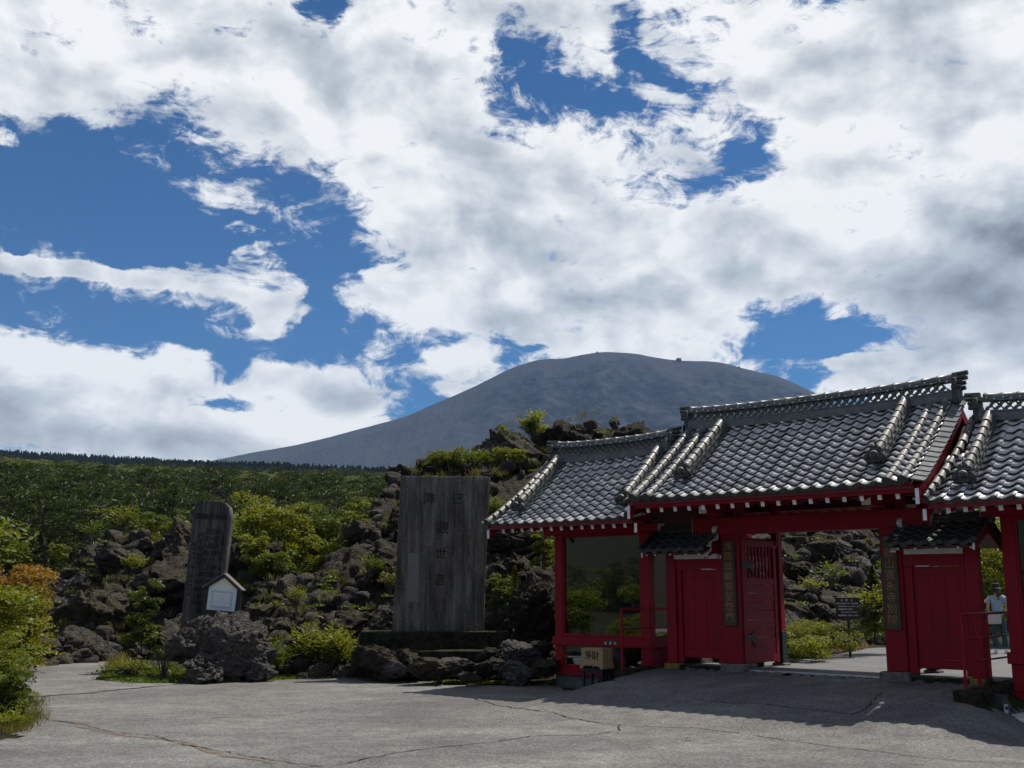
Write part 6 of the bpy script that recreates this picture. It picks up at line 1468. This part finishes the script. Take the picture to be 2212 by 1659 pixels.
# yard edge
shrub('rhododendron', onground(112, 1424), .80, .34, 13, .18, M['leaf_mid'], 'dark glossy rhododendron before the rocks right of the maple', seed=8, per=18, aspect=.22)
shrub('fern_bush', onground(190, 1420), .55, .34, 20, .10, M['leaf_yel'], 'low yellow green bush at the far yard edge right of the rhododendron', seed=9, per=26)
crown_tree('leafy_bush', depth_at(305, 1412, 30.5), .48, 1.85, .05, .10, 3200, M['leaf_mid'], 'tall green leafy bush left of the craggy grey boulder', 10, None, 'broad', 40, .025)
shrub('mountain_ash', onground(352, 1466), 1.15, .28, 10, .10, M['leaf_mid'], 'slender pale stemmed sapling before the craggy grey boulder', 'sapling', seed=11, per=24, bare=.45)
shrub('leafy_bush', onground(285, 1462), .5, .42, 22, .09, M['leaf_yel'], 'low bush in the weeds at the corner of the yard path', seed=12, per=24)
shrub('rhododendron', onground(580, 1464), 1.02, .46, 34, .14, M['leaf_mid'], 'dark green rhododendron right of the biggest grey boulder', seed=13, per=40, aspect=.26)
shrub('rhododendron', onground(706, 1461), 1.45, .74, 60, .15, M['leaf_yel'], 'large bright yellow green rhododendron at the middle of the yard edge', seed=14, per=46, aspect=.26)
shrub('low_bush', onground(770, 1456), .80, .40, 30, .065, M['leaf_mid'], 'small leaved bush at the right side of the large bright rhododendron', seed=15, per=44, aspect=.5)
shrub('low_bush', depth_at(642, 1310, 33), .70, .28, 16, .09, M['leaf_yel'], 'small yellow green bush on the rocks above the large bright rhododendron', seed=16, per=24)
shrub('low_bush', onground(950, 1476), .30, .26, 18, .08, M['leaf_yel'], 'bright weed clump before the rocks under the big tablet', seed=17, per=20)
shrub('low_bush', onground(1035, 1474), .28, .30, 18, .07, M['leaf_mid'], 'dull weed clump before the rocks nearer the gatehouse', seed=18, per=20)
# shrubs between the tablets
G = 'bright shrubs between the two stone tablets'
crown_tree('rowan_tree', depth_at(600, 1228, 40), 1.35, 2.55, .05, .15, 8500, M['leaf_yel'], 'broad bright green tree right of the small tablet', 21, G, 'broad', 64, .05)
crown_tree('rowan_tree', depth_at(676, 1232, 41.5), 1.35, 2.5, .05, .15, 7000, M['leaf_mid'], 'darker round tree behind the little spruce', 22, G, 'broad', 56, .05)
crown_tree('rowan_tree', depth_at(768, 1240, 39), .52, 2.6, .1, .13, 3600, M['leaf_yel'], 'slim yellow green tree just left of the dark rock spur', 23, G, 'broad', 40, .04)
crown_tree('rowan_tree', depth_at(725, 1246, 39), .95, 1.35, .0, .13, 3800, M['leaf_yel'], 'low spreading bush between slim tree and little spruce', 24, G, 'broad', 34, .04)
crown_tree('little_spruce', depth_at(613, 1243, 36.5), .36, 1.05, .02, .09, 1500, M['leaf_yel'], 'little pointed yellow green spruce between the two tablets', 25, None, 'larch', tr=.02)
crown_tree('rowan_tree', depth_at(548, 1225, 37), .55, 1.1, .0, .12, 2200, M['leaf_yel'], 'small bush touching the right edge of the small tablet', 26, G, 'broad', 24, .03)
crown_tree('rowan_tree', depth_at(585, 1245, 36.5), .7, .75, .0, .11, 2600, M['leaf_mid'], 'low dark bush under the broad bright tree', 20, G, 'broad', 24, .03)
shrub('flowering_bush', depth_at(843, 1285, 33), .85, .26, 12, .12, M['grass'], 'thin bush with pale seed heads left of the big tablet', seed=27, per=20, bare=.5)
shrub('leafy_bush', depth_at(800, 1245, 34), .75, .32, 16, .11, M['leaf_mid'], 'dark bush on the rocks left of the big tablet', seed=28, per=26)
# left rocks
shrub('leafy_bush', onmound(284, .66, .25), .80, .62, 30, .11, M['leaf_yel'], 'bright round bush on the sunlit rock left of the small tablet', seed=29, per=34)
shrub('sumac_plant', depth_at(195, 1172, 43), .95, .38, 8, .17, M['leaf_mid'], 'thin young sumac on the crest of the left rock pile', seed=30, per=20, bare=.5)
shrub('sumac_plant', depth_at(255, 1150, 47), 1.25, .85, 12, .18, M['leaf_yel'], 'feathery pale green sumac behind the left rock peak', seed=31, per=30, bare=.3)
crown_tree('low_tree', depth_at(352, 1158, 47), .95, 1.0, .0, .12, 3600, M['leaf_mid'], 'rounded bright green bush behind the rocks left of the small tablet', 32, None, 'broad', 30, .03)
crown_tree('low_tree', depth_at(125, 1212, 47), .5, .75, .0, .11, 1600, M['leaf_yel'], 'small bright bush at the left end of the rock crest', 33, None, 'broad', 18, .03)
# pines and trees standing right behind the rocks
GP = 'pines and trees standing behind the rock pile'
spec = [(20, 1262, 95, 4.0, 5.6, 'pine', 'pale needled pine at the left edge behind the maple'), (110, 1262, 100, 3.6, 5.0, 'pine', 'pine behind the turning maple top'), (150, 1225, 118, 3.6, 6.2, 'pine', 'dark pine above the left end of the rock crest'), (225, 1215, 128, 4.6, 8.4, 'pine', 'large layered pine above the left rock pile'),
        (300, 1205, 138, 4.0, 7.4, 'pine', 'layered pine right of the large layered pine'), (350, 1210, 122, 3.4, 5.4, 'broad', 'olive green tree above the left rock peak'), (400, 1205, 126, 3.6, 6.2, 'broad', 'olive tree directly behind the small tablet'), (545, 1205, 120, 3.2, 7.0, 'pine', 'dark pine right behind the small tablet top'),
        (470, 1180, 150, 3.4, 7.6, 'pine', 'dark pine whose top stands over the small tablet'), (20, 1195, 130, 4.2, 6.6, 'broad', 'broad dark tree at the left edge above the pale pine'), (110, 1190, 150, 4.2, 7.5, 'pine', 'dark broad pine between two pines at the left'), (640, 1200, 120, 3.6, 5.4, 'broad', 'dull green tree behind the broad bright tree'),
        (720, 1190, 128, 3.6, 5.4, 'broad', 'dull green tree behind the slim yellow green tree'), (790, 1175, 140, 3.0, 6.2, 'pine', 'dark pine left of the rock spur beside the big tablet'), (838, 1150, 170, 4.0, 7.0, 'broad', 'pale green tree above the dark rock spur'), (60, 1290, 70, 2.6, 3.0, 'broad', 'green tree low behind the maple and the rocks')]
for i, (px, py, Y, rad, h, kd, lb) in enumerate(spec):
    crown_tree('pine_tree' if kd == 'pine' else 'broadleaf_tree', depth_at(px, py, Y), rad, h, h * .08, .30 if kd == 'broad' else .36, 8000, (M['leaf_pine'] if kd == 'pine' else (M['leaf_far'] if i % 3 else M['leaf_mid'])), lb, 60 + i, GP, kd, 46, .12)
# on and around the rock hill
shrub('birch_sapling', onmound(1155, .97, .3), 1.35, .62, 20, .13, M['leaf_yel'], 'bright leafy young tree on the rock crest above the gatehouse ridge end', 'sapling', seed=41, per=60, bare=.22, aspect=.5)
shrub('birch_sapling', onmound(1086, .97, .25), 1.15, .26, 6, .12, M['leaf_mid'], 'thin sapling standing alone on the rock crest', 'sapling', seed=42, per=30, bare=.5, aspect=.5)
crown_tree('crest_bush', onmound(965, .97, .2), .75, .75, .0, .10, 3000, M['leaf_yel'], 'round yellow green bush on the crest behind the big tablet', 43, None, 'broad', 30)
shrub('birch_sapling', onmound(1015, .96, .2), 1.0, .42, 16, .13, M['leaf_mid'], 'upright green bush right of the round crest bush', seed=44, per=44, bare=.3)
shrub('birch_sapling', onmound(1045, .96, .2), .95, .32, 11, .13, M['leaf_mid'], 'green bush with bare stems at the right end of the crest bushes', seed=45, per=40, bare=.35)
crown_tree('crest_bush', onmound(928, .96, .15), .5, .42, .0, .10, 1300, M['leaf_mid'], 'low bush at the left end of the crest behind the big tablet', 46, None, 'broad', 16)
crown_tree('crest_bush', onmound(1105, .90, .3), .65, .5, .0, .10, 1900, M['leaf_yel'], 'low green bush between lone sapling and bright young tree', 47, None, 'broad', 20)
shrub('leafy_bush', onmound(1152, .62, .5), .8, .5, 22, .10, M['leaf_yel'], 'yellow bush on the rocks left of the gatehouse roof', seed=48, per=34)
crown_tree('leafy_bush', depth_at(1090, 1318, 29.8), .48, .95, .0, .085, 3600, M['leaf_mid'], 'green bush right of the big tablet beside the gatehouse post', 49, None, 'broad', 36)
crown_tree('little_spruce', depth_at(1112, 1300, 29.2), .32, .85, .02, .08, 900, M['leaf_yel'], 'tiny yellow spruce right of the big tablet', 50, None, 'larch')
crown_tree('hanging_shrub', depth_at(1176, 1225, 29.4), .36, 1.15, .0, .09, 2600, M['leaf_yel'], 'leafy shrub hanging beside the left post of the gatehouse', 51, None, 'broad', 34)
shrub('leafy_bush', depth_at(1070, 1122, 34), .75, .22, 16, .11, M['leaf_mid'], 'narrow bush at the right edge of the big tablet top', seed=52, per=34)
# beyond the gate
crown_tree('young_fir', depth_at(3505 / K, 2560 / K, 28.6), .75, 1.75, .0, .11, 6500, M['leaf_mid'], 'dark young fir beside the right pillar beyond the gate', 53, None, 'larch')
crown_tree('broom_bush', depth_at(3290 / K, 2605 / K, 27.4), .85, .62, .0, .07, 5200, M['leaf_yel'], 'low yellow green bush at the path edge beyond the gate', 54, None, 'broad', 34)
crown_tree('broom_bush', depth_at(3195 / K, 2632 / K, 25.8), .62, .52, .0, .08, 3200, M['leaf_yel'], 'bright weeds beside the open door leaf at the path edge', 55, None, 'broad', 24)
shrub('leafy_bush', depth_at(3320 / K, 2345 / K, 31), .7, .45, 14, .12, M['leaf_mid'], 'thin plant on the rocks above the request sign', seed=56, per=20)
shrub('leafy_bush', depth_at(3250 / K, 2375 / K, 30), .45, .25, 12, .10, M['leaf_yel'], 'small bright plant on the rocks left of the request sign', seed=57, per=20)
shrub('leafy_bush', depth_at(3460 / K, 2470 / K, 28.2), .85, .5, 20, .12, M['leaf_yel'], 'bright leaves low beside the young fir beyond the gate', seed=58, per=26)
crown_tree('beech_bush', (14.2, 33.0, 0.0), 1.6, 4.0, .1, .14, 9000, M['leaf_yel'], 'tall yellow green bush behind the two people', 59, None, 'broad', 70)
crown_tree('beech_bush', (16.4, 34.0, 0.0), 1.8, 3.6, .1, .14, 8000, M['leaf_yel'], 'second yellow green bush right of the one behind the two people', 60, None, 'broad', 60)
crown_tree('beech_bush', (12.9, 34.8, 0.0), 1.3, 3.2, .1, .14, 5000, M['leaf_mid'], 'green bush left of the tall one behind the two people', 61, None, 'broad', 40)

# ------------------------------------------------------------------ grass and ground cover (nobody could count it)
def tufts(name, label, pts, m, hmin, hmax, per, seed, leaf=False):
    rg = np.random.default_rng(seed); P = np.repeat(np.array(pts), per, 0); n = len(P); P[:, :2] += rg.normal(0, .10, (n, 2)); D = rg.normal(size=(n, 3)) * [.45, .45, .12] + [0, 0, 1 if not leaf else .35]; S = rg.uniform(hmin, hmax, n)
    D /= np.linalg.norm(D, axis=1, keepdims=True); C = P + D * S[:, None] * .5
    return tag(link(name, leaf_mesh(name, C, D, S, m, .07 if not leaf else .6, seed, None)), label, 'grass', kind='stuff')
rg = np.random.default_rng(9)
def along(pts, n, off, w):
    P = [ground_at(*p) for p in pts]; out = []
    for k in range(n):
        i = rg.integers(0, len(P) - 1); q = rg.random(); a = P[i].lerp(P[i + 1], q); s = off + w * rg.random(); out.append((a.x + rg.uniform(-.1, .1), a.y + s, float(gz(a.x, a.y + s)) + .0))
    return out
tufts('weed_strip', 'low green weeds along the left yard edge before the grey boulders', along([(222, 1468), (300, 1475), (480, 1473), (640, 1466)], 520, -.02, .75), M['leaf_mid'], .05, .11, 16, 1, True)
tufts('weed_strip', 'mossy weeds along the yard edge before the big tablet plinth', along([(560, 1470), (640, 1466), (800, 1463), (890, 1466), (1000, 1478), (1190, 1480)], 420, -.02, .55), M['leaf_yel'], .03, .08, 14, 2, True)
tufts('grass_strip', 'thin grass along the far edge of the yard', along([(60, 1430), (120, 1424), (240, 1412), (262, 1420), (232, 1452)], 260, 0, .6), M['grass'], .12, .34, 12, 3)
tufts('grass_strip', 'thin grass at the foot of the left edge bushes', along([(20, 1590), (62, 1560), (66, 1520)], 120, -.2, .6), M['grass'], .06, .18, 14, 4)
DG1, DG2, DG3, DG4 = ground_at(3331 / K, 2612 / K), ground_at(3430 / K, 2594 / K), ground_at(215, 1413), ground_at(262, 1420)
tufts('dry_grass', 'dry reddish grass at the path edge beyond the gate', [(float(p.x), float(p.y), .0) for p in [DG1.lerp(DG2, rg.random()) + Vector((rg.uniform(-.3, .3), rg.uniform(-.1, .5), 0)) for _ in range(160)]], M['drygrass'], .08, .26, 12, 5)
tufts('dry_grass', 'dry orange grass where the yard path meets the rocks', [(p.x, p.y, p.z) for p in [DG3.lerp(DG4, rg.random()) + Vector((rg.uniform(-.3, .3), rg.uniform(0, .9), 0)) for _ in range(120)]], M['drygrass'], .06, .2, 12, 6)
def on_rocks(n, px0, px1, t0, t1):
    out = []
    for _ in range(n): out.append(onmound(rg.uniform(px0, px1), rg.uniform(t0, t1), rg.uniform(.3, .75)))
    return out
tufts('rock_grass', 'yellow grass and moss tufts growing on the rock hill', on_rocks(170, 80, 1400, .15, 1.0) + on_rocks(60, 880, 1300, .8, 1.0), M['grass'], .10, .36, 26, 7)
tufts('rock_weeds', 'small leafy weeds in the joints of the rock hill', on_rocks(190, 80, 1990, .1, .95), M['leaf_mid'], .06, .15, 34, 8, True)
cov = []
for _ in range(900):
    p_ = ground_at(rg.uniform(225, 800), rg.uniform(1440, 1464)); cov.append((p_.x, p_.y, float(p_.z)))
tufts('weed_patch', 'creeping weeds and moss on the bank round the grey boulders', cov, M['leaf_mid'], .04, .12, 16, 19, True)
# weeds in the asphalt cracks
tufts('crack_weeds', 'tiny weeds growing in the asphalt cracks', [ground_at(px, py)[:] for px, py in ((405, 1610), (535, 1547), (160, 1563), (1222, 1553), (842, 1629), (545, 1547))], M['grass'], .02, .06, 22, 9)

# ------------------------------------------------------------------ air
def haze_box():
    b = MB(); b.box(-6500, 6500, -900, 6600, -3.0, 1500.0); me = b.mesh('haze', [])
    m = bpy.data.materials.new('hazy_air'); m.use_nodes = True; nt = m.node_tree; nt.nodes.clear(); out = nt.nodes.new('ShaderNodeOutputMaterial'); v = nt.nodes.new('ShaderNodeVolumePrincipled')
    v.inputs['Color'].default_value = (0.40, 0.62, 1.0, 1); v.inputs['Density'].default_value = HAZE; v.inputs['Anisotropy'].default_value = 0.0
    nt.links.new(v.outputs[0], out.inputs['Volume']); me.materials.clear(); me.materials.append(m); tag(link('haze', me), kind='stuff')
HAZE = 0.000045
haze_box()
